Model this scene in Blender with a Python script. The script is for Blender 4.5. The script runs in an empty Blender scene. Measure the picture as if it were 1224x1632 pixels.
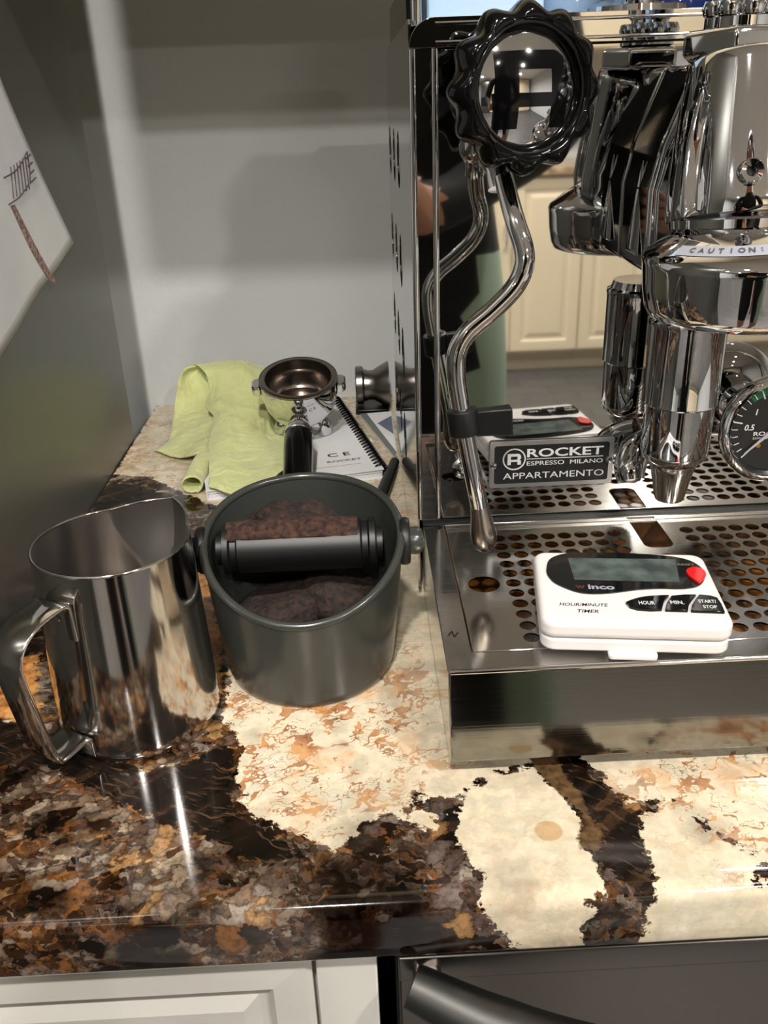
import bpy, bmesh, math, random
import numpy as np
from mathutils import Vector, Matrix, noise
from mathutils.geometry import tessellate_polygon
random.seed(7)
S = 0.001
Z0 = 915.0            # worktop height above the floor, mm; all shape coordinates below are mm with z = 0 on the worktop
C = bpy.context.scene.collection
scn = bpy.context.scene

# ------------------------------------------------------------------ camera
cam_d = bpy.data.cameras.new('camera'); cam = bpy.data.objects.new('camera', cam_d); C.objects.link(cam)
F_PX = 1400.0
def _n(v): return v / np.linalg.norm(v)
VPX, VPY, SL = 557.0, 160.0, -0.037
_Y = _n(np.array([VPX - 612, VPY - 816, F_PX]))
_a = np.array([0 - 612, (VPY - SL * VPX) - 816, F_PX]); _b = np.array([1000 - 612, (VPY + SL * (1000 - VPX)) - 816, F_PX])
_Z = _n(np.cross(_a, _b)); _Z = -_Z if _Z[1] > 0 else _Z
_X = np.cross(_Y, _Z)
R_ = np.array([_X, _Y, _Z])
cam.matrix_world = Matrix(((R_[0, 0], -R_[0, 1], -R_[0, 2], 0), (R_[1, 0], -R_[1, 1], -R_[1, 2], 0), (R_[2, 0], -R_[2, 1], -R_[2, 2], (Z0 + 290) * S), (0, 0, 0, 1)))
cam_d.sensor_fit = 'VERTICAL'; cam_d.sensor_height = 36.0; cam_d.lens = 36.0 * F_PX / 1632.0
cam_d.clip_start = 0.01; cam_d.clip_end = 50
scn.camera = cam

# ------------------------------------------------------------------ world, lights, exposure
w = bpy.data.worlds.new('world'); scn.world = w; w.use_nodes = True
w.node_tree.nodes['Background'].inputs[0].default_value = (0.8, 0.88, 1.0, 1); w.node_tree.nodes['Background'].inputs[1].default_value = 0.3
scn.view_settings.view_transform = 'Standard'; scn.view_settings.look = 'None'
scn.view_settings.gamma = 1.0; scn.view_settings.use_curve_mapping = False
scn.view_settings.exposure = 0.32
LAMPS = [(-120, -560, 16), (-90, -1350, 28), (900, -560, 16), (1000, -1500, 22), (-1300, -1400, 18), (-1300, -2600, 18), (0, -2500, 28), (1200, -2500, 22)]
CEIL_Z = 2440.0 - Z0

# ------------------------------------------------------------------ helpers
def lin(c):
    if isinstance(c, str):
        c = [int(c[i:i + 2], 16) / 255 for i in (1, 3, 5)]
    return tuple((x / 12.92 if x <= 0.04045 else ((x + 0.055) / 1.055) ** 2.4) for x in c[:3]) + (1,)
def mat(name, col, rough=0.5, metal=0.0, **kw):
    m = bpy.data.materials.new(name); m.use_nodes = True
    b = m.node_tree.nodes['Principled BSDF']
    b.inputs['Base Color'].default_value = lin(col); b.inputs['Roughness'].default_value = rough; b.inputs['Metallic'].default_value = metal
    for k, v in kw.items(): b.inputs[k.replace('_', ' ')].default_value = v
    return m
def nd(nt, t, **kw):
    n = nt.nodes.new(t)
    for k, v in kw.items(): setattr(n, k, v)
    return n
def mixc(nt, f, a, b, blend='MIX'):
    m = nd(nt, 'ShaderNodeMix', data_type='RGBA', blend_type=blend)
    for i, v in ((0, f), (6, a), (7, b)):
        if isinstance(v, (int, float)): m.inputs[i].default_value = v
        elif isinstance(v, (tuple, str)): m.inputs[i].default_value = lin(v)
        else: nt.links.new(v, m.inputs[i])
    return m.outputs[2]
def math_(nt, op, a, b=None, c=None, clamp=False):
    m = nd(nt, 'ShaderNodeMath', operation=op, use_clamp=clamp)
    for i, v in enumerate((a, b, c)):
        if v is None: continue
        if isinstance(v, (int, float)): m.inputs[i].default_value = v
        else: nt.links.new(v, m.inputs[i])
    return m.outputs[0]
def ramp(nt, f, stops, interp='LINEAR'):
    r = nd(nt, 'ShaderNodeValToRGB'); r.color_ramp.interpolation = interp
    while len(r.color_ramp.elements) < len(stops): r.color_ramp.elements.new(0.5)
    for e, (p, c) in zip(r.color_ramp.elements, stops): e.position = p; e.color = lin(c)
    nt.links.new(f, r.inputs[0]); return r.outputs[0]
def coords(nt, scale=(1, 1, 1), rot=(0, 0, 0), kind='Object'):
    tc = nd(nt, 'ShaderNodeTexCoord'); mp = nd(nt, 'ShaderNodeMapping')
    mp.inputs['Scale'].default_value = scale; mp.inputs['Rotation'].default_value = rot
    nt.links.new(tc.outputs[kind], mp.inputs[0]); return mp.outputs[0]
def brushed(name, col, rough, axis=2, amt=0.12, bump=0.05, fine=900):
    """metal with fine streaks that run along one axis"""
    m = mat(name, col, rough, 1.0); nt = m.node_tree; b = nt.nodes['Principled BSDF']
    sc = [fine, fine, fine]; sc[axis] = fine * 0.02
    n = nd(nt, 'ShaderNodeTexNoise'); n.inputs['Scale'].default_value = 1.0; n.inputs['Detail'].default_value = 3
    nt.links.new(coords(nt, tuple(sc)), n.inputs['Vector'])
    r = math_(nt, 'MULTIPLY_ADD', n.outputs[0], amt, rough - amt / 2, clamp=True); nt.links.new(r, b.inputs['Roughness'])
    bp = nd(nt, 'ShaderNodeBump'); bp.inputs['Strength'].default_value = bump; bp.inputs['Distance'].default_value = 0.0005
    nt.links.new(n.outputs[0], bp.inputs['Height']); nt.links.new(bp.outputs[0], b.inputs['Normal'])
    return m
def speckled(m, scale, c1, c2, rough=None, bump=0.0):
    nt = m.node_tree; b = nt.nodes['Principled BSDF']
    n = nd(nt, 'ShaderNodeTexNoise'); n.inputs['Scale'].default_value = scale; n.inputs['Detail'].default_value = 6
    nt.links.new(coords(nt), n.inputs['Vector'])
    nt.links.new(ramp(nt, n.outputs[0], [(0.35, c1), (0.65, c2)]), b.inputs['Base Color'])
    if bump:
        bp = nd(nt, 'ShaderNodeBump'); bp.inputs['Strength'].default_value = bump; bp.inputs['Distance'].default_value = 0.002
        nt.links.new(n.outputs[0], bp.inputs['Height']); nt.links.new(bp.outputs[0], b.inputs['Normal'])
    return m

class MB:
    def __init__(s): s.v = []; s.f = []; s.m = []; s.mi = 0
    def add(s, vs, fs):
        o = len(s.v); s.v += [tuple(p) for p in vs]; s.f += [tuple(i + o for i in f) for f in fs]; s.m += [s.mi] * len(fs); return s
    def box(s, x0, x1, y0, y1, z0, z1):
        v = [(x, y, z) for z in (z0, z1) for y in (y0, y1) for x in (x0, x1)]
        return s.add(v, [(0, 2, 3, 1), (4, 5, 7, 6), (0, 1, 5, 4), (2, 6, 7, 3), (0, 4, 6, 2), (1, 3, 7, 5)])
    def hexa(s, lo, hi):
        """prism between two polygons of equal length"""
        n = len(lo); s.add(list(lo) + list(hi), [tuple(reversed(range(n))), tuple(range(n, 2 * n))] + [(i, (i + 1) % n, n + (i + 1) % n, n + i) for i in range(n)]); return s
    def lathe(s, prof, o=(0, 0, 0), ax=(0, 0, 1), n=48, up=None, fn=None):
        """profile of (radius, height) turned about axis ax through o"""
        A = Vector(ax).normalized(); t = Vector(up) if up else (Vector((1, 0, 0)) if abs(A.x) < 0.9 else Vector((0, 1, 0)))
        U = (t - A * t.dot(A)).normalized(); W = A.cross(U); O = Vector(o); vs = []; fs = []; rings = []
        for r, h in prof:
            if r < 1e-6: rings.append([len(vs)]); vs.append(O + A * h)
            else:
                rings.append(list(range(len(vs), len(vs) + n)))
                for i in range(n):
                    a = 2 * math.pi * i / n; rr = fn(r, h, a) if fn else r
                    vs.append(O + A * h + (U * math.cos(a) + W * math.sin(a)) * rr)
        for a, b in zip(rings, rings[1:]):
            for i in range(n):
                j = (i + 1) % n
                if len(a) == 1 and len(b) == 1: continue
                if len(a) == 1: fs.append((a[0], b[j], b[i]))
                elif len(b) == 1: fs.append((a[i], a[j], b[0]))
                else: fs.append((a[i], a[j], b[j], b[i]))
        return s.add(vs, fs)
    def tube(s, pts, r, n=20, sub=8, caps=True, flat=None):
        """swept tube through pts (Catmull-Rom), r a number or one per point; flat=(width,thick,up) sweeps a strap"""
        P = [Vector(p) for p in pts]; rr = list(r) if isinstance(r, (list, tuple)) else [r] * len(P)
        if sub > 1 and len(P) > 2:
            Q = []; q = []
            E = [P[0] * 2 - P[1]] + P + [P[-1] * 2 - P[-2]]
            for i in range(len(P) - 1):
                p0, p1, p2, p3 = E[i:i + 4]
                for k in range(sub):
                    t = k / sub
                    Q.append(0.5 * ((2 * p1) + (p2 - p0) * t + (2 * p0 - 5 * p1 + 4 * p2 - p3) * t * t + (3 * p1 - p0 - 3 * p2 + p3) * t ** 3)); q.append(rr[i] * (1 - t) + rr[i + 1] * t)
            Q.append(P[-1]); q.append(rr[-1]); P, rr = Q, q
        T = [((P[min(i + 1, len(P) - 1)] - P[max(i - 1, 0)])).normalized() for i in range(len(P))]
        if flat: ref = Vector(flat[2])
        else: ref = Vector((1, 0, 0)) if abs(T[0].x) < 0.8 else Vector((0, 1, 0))
        vs = []
        for i, p in enumerate(P):
            U = (ref - T[i] * ref.dot(T[i])).normalized(); W = T[i].cross(U)
            if flat:
                a, b = flat[0] / 2, flat[1] / 2; e = b * 0.6
                for cu, cw in ((a - e, b), (a, b - e), (a, -b + e), (a - e, -b), (-a + e, -b), (-a, -b + e), (-a, b - e), (-a + e, b)): vs.append(p + U * cu + W * cw)
            else:
                ref = U
                for k in range(n): a = 2 * math.pi * k / n; vs.append(p + (U * math.cos(a) + W * math.sin(a)) * rr[i])
        m = 8 if flat else n; L = len(P)
        fs = [(i * m + k, i * m + (k + 1) % m, (i + 1) * m + (k + 1) % m, (i + 1) * m + k) for i in range(L - 1) for k in range(m)]
        if caps: fs += [tuple(reversed(range(m))), tuple(range((L - 1) * m, L * m))]
        return s.add(vs, fs)
    def plate(s, loops, fn, d):
        """flat plate with holes: loops of 2-D points (outer first) mapped by fn(a, b, h), thickness from h=0 to h=d"""
        flat_ = [p for l in loops for p in l]
        tris = tessellate_polygon([[Vector((a, b, 0)) for a, b in l] for l in loops])
        n = len(flat_); vs = [fn(a, b, d) for a, b in flat_] + [fn(a, b, 0) for a, b in flat_]
        fs = [tuple(t) for t in tris] + [tuple(i + n for i in reversed(t)) for t in tris]; o = 0
        for l in loops:
            k = len(l)
            for i in range(k): fs.append((o + i, o + (i + 1) % k, n + o + (i + 1) % k, n + o + i))
            o += k
        return s.add(vs, fs)
    def grid(s, fn, nu, nv):
        vs = [fn(i / nu, j / nv) for j in range(nv + 1) for i in range(nu + 1)]
        return s.add(vs, [(j * (nu + 1) + i, j * (nu + 1) + i + 1, (j + 1) * (nu + 1) + i + 1, (j + 1) * (nu + 1) + i) for j in range(nv) for i in range(nu)])

def root_of(o):
    while o.parent: o = o.parent
    return o
ORG = {}
def obj(name, mb, m, parent=None, org=None, smooth=True, ang=35, bevel=0, seg=2, subs=0, solid=0, label=None, fix=True):
    """links a mesh object; shape coordinates are absolute mm and are stored relative to the thing's base"""
    if parent is not None: base = ORG[root_of(parent).name]
    else:
        if org is None:
            a = np.array(mb.v); org = ((a[:, 0].min() + a[:, 0].max()) / 2, (a[:, 1].min() + a[:, 1].max()) / 2, a[:, 2].min())
        base = org
    me = bpy.data.meshes.new(name)
    me.from_pydata([((x - base[0]) * S, (y - base[1]) * S, (z - base[2]) * S) for x, y, z in mb.v], [], mb.f)
    for x in (m if isinstance(m, (list, tuple)) else [m]): me.materials.append(x)
    me.polygons.foreach_set('material_index', mb.m)
    if fix:
        bm = bmesh.new(); bm.from_mesh(me); bmesh.ops.recalc_face_normals(bm, faces=bm.faces); bm.to_mesh(me); bm.free()
    if smooth:
        me.polygons.foreach_set('use_smooth', [True] * len(me.polygons)); me.set_sharp_from_angle(angle=math.radians(ang))
    me.update()
    o = bpy.data.objects.new(name, me); C.objects.link(o)
    if parent is None: o.location = (base[0] * S, base[1] * S, (base[2] + Z0) * S); ORG[o.name] = base
    else: o.parent = parent
    if solid: md = o.modifiers.new('solid', 'SOLIDIFY'); md.thickness = solid * S; md.offset = 0
    if bevel: md = o.modifiers.new('bevel', 'BEVEL'); md.width = bevel * S; md.segments = seg; md.limit_method = 'ANGLE'; md.angle_limit = math.radians(30)
    if subs: md = o.modifiers.new('subs', 'SUBSURF'); md.levels = subs; md.render_levels = subs
    if label: o['label'] = label
    return o
def tag(o, label, cat, group=None, kind=None):
    o['label'] = label; o['category'] = cat
    if group: o['group'] = group
    if kind: o['kind'] = kind
    return o
def thing(name, label, cat, org, group=None):
    o = bpy.data.objects.new(name, None); o.empty_display_size = 0.02; C.objects.link(o)
    o.location = (org[0] * S, org[1] * S, (org[2] + Z0) * S); ORG[o.name] = org
    return tag(o, label, cat, group)
def struct(name, mb, m, **kw):
    o = obj(name, mb, m, **kw); o['kind'] = 'structure'; return o
def copy_part(src, name, dx, dy, dz):
    c = src.copy(); c.name = name; C.objects.link(c); c.parent = src.parent; c.location = src.location + Vector((dx * S, dy * S, dz * S)); return c
def text(name, s, m, parent, o, U, V, h, width=None, ext=0.15, bold=0.0, shear=0.0, align='CENTER', up=0.0):
    """flat lettering: o = centre (mm), U along the line, V up the letters, h = cap height mm"""
    cu = bpy.data.curves.new(name, 'FONT'); cu.body = s; cu.size = 1.0; cu.align_x = align; cu.align_y = 'CENTER'; cu.offset = bold; cu.shear = shear; cu.resolution_u = 3
    cu.materials.append(m); t = bpy.data.objects.new(name, cu); C.objects.link(t)
    bpy.context.view_layer.update(); dx, dy = max(t.dimensions.x, 1e-3), max(t.dimensions.y, 1e-3)
    sy = h / dy * S; sx = (width / dx * S) if width else sy
    cu.extrude = 0.0
    U = Vector(U).normalized(); V = Vector(V); V = (V - U * V.dot(U)).normalized(); N = U.cross(V)
    b = ORG[root_of(parent).name]; P = (Vector(o) - Vector(b)) * S + N * (ext * S)
    t.parent = parent
    # turn the curve into a mesh placed in the thing's own coordinates
    bb = [Vector(c) for c in t.bound_box]; cx = (min(c.x for c in bb) + max(c.x for c in bb)) / 2; cy = (min(c.y for c in bb) + max(c.y for c in bb)) / 2
    me = bpy.data.meshes.new_from_object(t)
    for v in me.vertices: q = v.co; v.co = P + U * ((q.x - cx) * sx) + V * ((q.y - cy) * sy)
    bpy.data.objects.remove(t); bpy.data.curves.remove(cu)
    t = bpy.data.objects.new(name, me); C.objects.link(t); t.parent = parent
    return t
def circ(cx, cy, r, n=20, a0=0.0): return [(cx + r * math.cos(a0 + 2 * math.pi * i / n), cy + r * math.sin(a0 + 2 * math.pi * i / n)) for i in range(n)]
def rrect(x0, x1, y0, y1, r, n=6):
    out = []
    for cx, cy, a in ((x1 - r, y1 - r, 0), (x0 + r, y1 - r, 90), (x0 + r, y0 + r, 180), (x1 - r, y0 + r, 270)):
        for i in range(n + 1): t = math.radians(a + 90 * i / n); out.append((cx + r * math.cos(t), cy + r * math.sin(t)))
    return out
def XY(z): return lambda a, b, h: (a, b, z + h)
def XZ(y): return lambda a, b, h: (a, y - h, b)     # faces the viewer
def sm(x, a, b): t = min(max((x - a) / (b - a), 0), 1); return t * t * (3 - 2 * t)

# ------------------------------------------------------------------ materials
M = {}
M['chrome'] = mat('chrome', (0.86, 0.86, 0.87), 0.035, 1.0)
M['mirror'] = mat('polished_steel', (0.80, 0.80, 0.79), 0.03, 1.0)
M['side'] = mat('side_steel', (0.74, 0.74, 0.73), 0.07, 1.0)
M['tray'] = brushed('tray_steel', (0.80, 0.79, 0.77), 0.14, axis=0, amt=0.10, bump=0.03)
M['steel_brushed_x'] = brushed('front_steel', (0.60, 0.595, 0.58), 0.09, axis=0, amt=0.08, bump=0.03)
M['pitcher'] = mat('pitcher_steel', (0.78, 0.77, 0.76), 0.10, 1.0)
M['pitcher_in'] = mat('pitcher_inside', (0.80, 0.78, 0.76), 0.24, 1.0, Anisotropic=0.6, Anisotropic_Rotation=0.25)
M['dark_steel'] = brushed('dark_stainless', (0.52, 0.50, 0.48), 0.30, axis=0, amt=0.1, bump=0.02)
M['black_plastic'] = mat('black_bakelite', (0.03, 0.03, 0.033), 0.10, 0.0, Specular_IOR_Level=0.28)
M['rubber'] = mat('black_rubber', (0.05, 0.05, 0.053), 0.42)
M['black'] = mat('black', (0.02, 0.02, 0.022), 0.3)
M['white_p'] = mat('white_plastic', (0.90, 0.88, 0.87), 0.32)
M['kb'] = mat('grey_green_plastic', (0.205, 0.212, 0.20), 0.22, 0.0)
M['white_print'] = mat('white_print', (0.88, 0.88, 0.88), 0.4)
M['grey_print'] = mat('grey_print', (0.28, 0.28, 0.28), 0.6)
M['black_print'] = mat('black_print', (0.05, 0.05, 0.06), 0.5)
M['paint_white'] = mat('painted_white_wood', (0.80, 0.79, 0.76), 0.35)
M['cream_wood'] = mat('cream_cabinet', (0.83, 0.77, 0.66), 0.4)
M['ceil'] = mat('ceiling_white', (0.88, 0.87, 0.85), 0.8)
M['brown_wood'] = speckled(mat('brown_wood', (0.4, 0.25, 0.15), 0.4), 20, (0.42, 0.25, 0.14), (0.52, 0.33, 0.2))
M['coffee'] = speckled(mat('coffee_grounds', (0.13, 0.07, 0.05), 0.85), 260, (0.07, 0.045, 0.035), (0.20, 0.125, 0.09), bump=1.0)
M['amber'] = speckled(mat('drip_cavity', (0.25, 0.16, 0.08), 0.25), 30, (0.13, 0.08, 0.05), (0.50, 0.32, 0.12))
# wall paint
m = mat('wall_paint', (0.77, 0.78, 0.775), 0.62); M['wall'] = m
nt = m.node_tree; n = nd(nt, 'ShaderNodeTexNoise'); n.inputs['Scale'].default_value = 110; n.inputs['Detail'].default_value = 5
nt.links.new(coords(nt), n.inputs['Vector']); bp = nd(nt, 'ShaderNodeBump'); bp.inputs['Strength'].default_value = 0.22; bp.inputs['Distance'].default_value = 0.002
nt.links.new(n.outputs[0], bp.inputs['Height']); nt.links.new(bp.outputs[0], nt.nodes['Principled BSDF'].inputs['Normal'])
# fridge steel
m = brushed('refrigerator_steel', (0.50, 0.50, 0.48), 0.33, axis=1, amt=0.06, bump=0.006); m.node_tree.nodes['Principled BSDF'].inputs['Metallic'].default_value = 0.55; m.node_tree.nodes['Principled BSDF'].inputs['Base Color'].default_value = lin((0.43, 0.43, 0.41)); M['fridge'] = m
# cloth
m = mat('microfibre_cloth', (0.72, 0.76, 0.42), 0.9, 0.0, Sheen_Weight=0.3); M['cloth'] = m
nt = m.node_tree; n = nd(nt, 'ShaderNodeTexNoise'); n.inputs['Scale'].default_value = 22; n.inputs['Detail'].default_value = 5; n.inputs['Roughness'].default_value = 0.65
nt.links.new(coords(nt), n.inputs['Vector'])
nt.links.new(ramp(nt, n.outputs[0], [(0.3, '#ab9f70'), (0.42, '#c6c98c'), (0.6, '#d2d796'), (0.75, '#c4d08c')]), nt.nodes['Principled BSDF'].inputs['Base Color'])
n2 = nd(nt, 'ShaderNodeTexNoise'); n2.inputs['Scale'].default_value = 1500; nt.links.new(coords(nt), n2.inputs['Vector'])
bp = nd(nt, 'ShaderNodeBump'); bp.inputs['Strength'].default_value = 0.3; bp.inputs['Distance'].default_value = 0.0006; nt.links.new(n2.outputs[0], bp.inputs['Height'])
n3 = nd(nt, 'ShaderNodeTexNoise'); n3.inputs['Scale'].default_value = 45; n3.inputs['Distortion'].default_value = 1.2; nt.links.new(coords(nt), n3.inputs['Vector'])
bp2 = nd(nt, 'ShaderNodeBump'); bp2.inputs['Strength'].default_value = 0.6; bp2.inputs['Distance'].default_value = 0.006; nt.links.new(n3.outputs[0], bp2.inputs['Height']); nt.links.new(bp.outputs[0], bp2.inputs['Normal']); nt.links.new(bp2.outputs[0], nt.nodes['Principled BSDF'].inputs['Normal'])
# paper
M['paper'] = speckled(mat('paper', (0.9, 0.9, 0.9), 0.7), 12, (0.86, 0.86, 0.87), (0.92, 0.92, 0.92))
# floor
m = mat('floor_tiles', (0.3, 0.28, 0.26), 0.45); M['floor'] = m
nt = m.node_tree; br = nd(nt, 'ShaderNodeTexBrick'); br.inputs['Scale'].default_value = 2.2; br.inputs['Color1'].default_value = lin((.27, .265, .26)); br.inputs['Color2'].default_value = lin((.31, .30, .29)); br.inputs['Mortar'].default_value = lin((.2, .19, .19)); br.inputs['Mortar Size'].default_value = 0.008
nt.links.new(coords(nt), br.inputs['Vector']); nt.links.new(br.outputs[0], nt.nodes['Principled BSDF'].inputs['Base Color'])

# granite: colour zones of the slab are stored on its mesh, the crystals come from cell noise
def granite():
    m = mat('granite', (0.5, 0.4, 0.3), 0.07, 0.0, Specular_IOR_Level=0.6); nt = m.node_tree; L = nt.links; b = nt.nodes['Principled BSDF']
    at = lambda nme: (lambda n_: n_.outputs['Fac'])(nd(nt, 'ShaderNodeAttribute', attribute_name=nme))
    P = coords(nt, (1000, 1000, 1000))                      # mm
    def nz(sc, det=4, rough=0.55, vec=P, out=0):
        n_ = nd(nt, 'ShaderNodeTexNoise'); n_.inputs['Scale'].default_value = sc; n_.inputs['Detail'].default_value = det; n_.inputs['Roughness'].default_value = rough
        L.new(vec, n_.inputs['Vector']); return n_.outputs[out]
    def warp(sc, amt, vec=P):
        s = nd(nt, 'ShaderNodeVectorMath', operation='SUBTRACT'); L.new(nz(sc, 3, 0.6, vec, 1), s.inputs[0]); s.inputs[1].default_value = (.5, .5, .5)
        k = nd(nt, 'ShaderNodeVectorMath', operation='SCALE'); L.new(s.outputs[0], k.inputs[0]); k.inputs['Scale'].default_value = amt
        a = nd(nt, 'ShaderNodeVectorMath', operation='ADD'); L.new(vec, a.inputs[0]); L.new(k.outputs[0], a.inputs[1]); return a.outputs[0]
    def turned(vec, rot, scale):
        m1 = nd(nt, 'ShaderNodeMapping'); m1.inputs['Rotation'].default_value = (0, 0, rot); L.new(vec, m1.inputs[0])
        m2 = nd(nt, 'ShaderNodeMapping'); m2.inputs['Scale'].default_value = scale; L.new(m1.outputs[0], m2.inputs[0]); return m2.outputs[0]
    def vor(sc, vec, feature='F1', stretch=None, rot=0.0, rnd=1.0):
        v = nd(nt, 'ShaderNodeTexVoronoi', feature=feature); v.inputs['Scale'].default_value = sc; v.inputs['Randomness'].default_value = rnd
        if stretch:
            vec = turned(vec, rot, stretch)
        L.new(vec, v.inputs['Vector']); return v
    def sep(c): s = nd(nt, 'ShaderNodeSeparateColor'); L.new(c, s.inputs[0]); return s.outputs
    W1 = warp(0.09, 14); W2 = warp(0.25, 5)
    W3 = warp(0.5, 2.2, W1)
    # --- crystals of the dark zone
    v1 = vor(0.085, W3, stretch=(0.85, 1.5, 1.1), rot=-0.45); c1 = sep(v1.outputs['Color'])
    v2 = vor(0.26, W3, stretch=(0.75, 1.7, 1.1), rot=0.5); c2 = sep(v2.outputs['Color'])
    base_warm = ramp(nt, c1[0], [(0.0, '#1d120c'), (0.14, '#33200f'), (0.2, '#5c3c22'), (0.36, '#8a7a6a'), (0.5, '#b3a596'), (0.62, '#8d8172'), (0.72, '#9a6a3c'), (0.79, '#c09a6c'), (0.86, '#a59c92'), (0.95, '#c9bba4')], 'CONSTANT')
    base_cool = ramp(nt, c1[1], [(0.0, '#1a1410'), (0.2, '#3a2f2b'), (0.4, '#5d504b'), (0.58, '#756a66'), (0.72, '#4a3d38'), (0.84, '#8f8379'), (0.93, '#a07c52')], 'CONSTANT')
    zone = mixc(nt, at('warm'), base_cool, base_warm)
    small = ramp(nt, c2[0], [(0.0, '#120c08'), (0.25, '#3c2a1e'), (0.45, '#75655a'), (0.62, '#5a4436'), (0.80, '#85603c'), (0.9, '#a0968b')], 'CONSTANT')
    sel = math_(nt, 'GREATER_THAN', nz(0.05, 3, 0.6), 0.50)
    dark = mixc(nt, math_(nt, 'MULTIPLY', sel, 0.75), zone, small)
    soft = nz(0.25, 5, 0.7, W2)
    dark = mixc(nt, 1.0, dark, ramp(nt, soft, [(0.25, (0.42, 0.40, 0.38)), (0.55, (1, 1, 1)), (0.8, (1.0, 0.96, 0.92))]), 'MULTIPLY')
    e1 = vor(0.085, W3, 'DISTANCE_TO_EDGE', (0.85, 1.5, 1.1), -0.45).outputs['Distance']
    dark = mixc(nt, math_(nt, 'MULTIPLY', ramp(nt, e1, [(0.0, (1, 1, 1)), (0.12, (0, 0, 0))]), 0.7), dark, '#2a1a10')
    rim = math_(nt, 'MULTIPLY', math_(nt, 'LESS_THAN', e1, 0.035), math_(nt, 'GREATER_THAN', nz(0.12, 2), 0.53))
    dark = mixc(nt, math_(nt, 'MULTIPLY', rim, 0.35), dark, ramp(nt, nz(0.06, 2), [(0.42, '#1d130d'), (0.55, '#a36a35')]))
    big = ramp(nt, nz(0.022, 4, 0.6, W1), [(0.38, (0.30, 0.26, 0.24)), (0.50, (0.80, 0.76, 0.72)), (0.62, (1, 0.97, 0.94))])
    dark = mixc(nt, 1.0, dark, big, 'MULTIPLY')
    # --- cream zone: calm plates with warm veins
    pale = ramp(nt, nz(0.03, 5, 0.55, W1), [(0.28, '#a1957f'), (0.40, '#c0b49b'), (0.50, '#e0d0b4'), (0.58, '#c9bfa4'), (0.70, '#e2d8c4')])
    pale = mixc(nt, math_(nt, 'MULTIPLY', ramp(nt, nz(0.16, 6, 0.7), [(0.42, (0, 0, 0)), (0.62, (1, 1, 1))]), 0.30), pale, '#a9a59a')
    vd = vor(0.040, warp(0.05, 30), 'DISTANCE_TO_EDGE', (0.8, 2.2, 1.0), -0.5).outputs['Distance']
    veinw = math_(nt, 'MULTIPLY_ADD', nz(0.035, 4, 0.65), 0.9, -0.435)
    vein = math_(nt, 'MULTIPLY', math_(nt, 'LESS_THAN', vd, veinw), at('veiny'))
    vd2 = vor(0.10, warp(0.09, 20), 'DISTANCE_TO_EDGE', (0.7, 2.4, 1.0), -0.35).outputs['Distance']
    vein2 = math_(nt, 'MULTIPLY', math_(nt, 'LESS_THAN', vd2, math_(nt, 'MULTIPLY_ADD', nz(0.05, 4, 0.65), 1.0, -0.515)), at('veiny'))
    veinc = ramp(nt, nz(0.08, 3, 0.6), [(0.3, '#6f3d1c'), (0.48, '#9c6234'), (0.62, '#c48a50'), (0.75, '#8a5531')])
    cream = mixc(nt, math_(nt, 'MULTIPLY', vein, 0.85), pale, veinc)
    cream = mixc(nt, math_(nt, 'MULTIPLY', vein2, 0.8), cream, veinc)
    blush = math_(nt, 'MULTIPLY', math_(nt, 'MULTIPLY', ramp(nt, nz(0.04, 4, 0.6, W1), [(0.53, (0, 0, 0)), (0.70, (1, 1, 1))]), at('veiny')), 0.75)
    cream = mixc(nt, blush, cream, '#cfa070')
    hair = math_(nt, 'MULTIPLY', math_(nt, 'LESS_THAN', vor(0.06, warp(0.06, 26), 'DISTANCE_TO_EDGE', (0.7, 1.8, 1.0), 0.7).outputs['Distance'], 0.012), math_(nt, 'GREATER_THAN', nz(0.03, 3), 0.5))
    cream = mixc(nt, math_(nt, 'MULTIPLY', math_(nt, 'MULTIPLY', hair, at('veiny')), 0.7), cream, '#7a4a30')
    speck = math_(nt, 'GREATER_THAN', nz(0.7, 2), 0.74)
    cream = mixc(nt, math_(nt, 'MULTIPLY', speck, 0.55), cream, '#4a3526')
    # --- black blades
    bl = ramp(nt, nz(0.05, 4, 0.6, vor(0.5, W2, stretch=(0.2, 2.5, 1), rot=-0.7).outputs['Position']), [(0.35, '#0a0807'), (0.55, '#1b130e'), (0.7, '#4a3322')])
    
    streak = nz(1.0, 4, 0.6, turned(warp(0.02, 30), 0.5, (0.05, 0.5, 0.3)))
    bl = mixc(nt, ramp(nt, streak, [(0.55, (0, 0, 0)), (0.70, (1, 1, 1))]), bl, '#54402e')
    brown = mixc(nt, ramp(nt, nz(0.2, 3), [(0.3, (0, 0, 0)), (0.7, (1, 1, 1))]), '#3b2c1c', '#6e5437')
    # --- put the zones together with ragged borders
    rag = math_(nt, 'ADD', math_(nt, 'MULTIPLY', math_(nt, 'SUBTRACT', nz(0.11, 5, 0.65), 0.5), 22.0), math_(nt, 'MULTIPLY', math_(nt, 'SUBTRACT', c2[1], 0.5), 3.5))
    def mask(nme, sharp=1.6, amt=1.0): return math_(nt, 'MULTIPLY_ADD', math_(nt, 'ADD', at(nme), math_(nt, 'MULTIPLY', rag, amt)), sharp, 0.5, clamp=True)
    col = mixc(nt, mask('cream', 1.2, 0.75), dark, cream)
    col = mixc(nt, mask('orange', 0.35), col, mixc(nt, ramp(nt, nz(0.09, 4, 0.7, W1), [(0.35, (0, 0, 0)), (0.6, (1, 1, 1))]), '#8a4d1f', '#d49a5c'))
    col = mixc(nt, mask('blade', 1.2, 0.6), col, bl)
    col = mixc(nt, mask('brown', 0.9, 0.35), col, brown)
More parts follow.
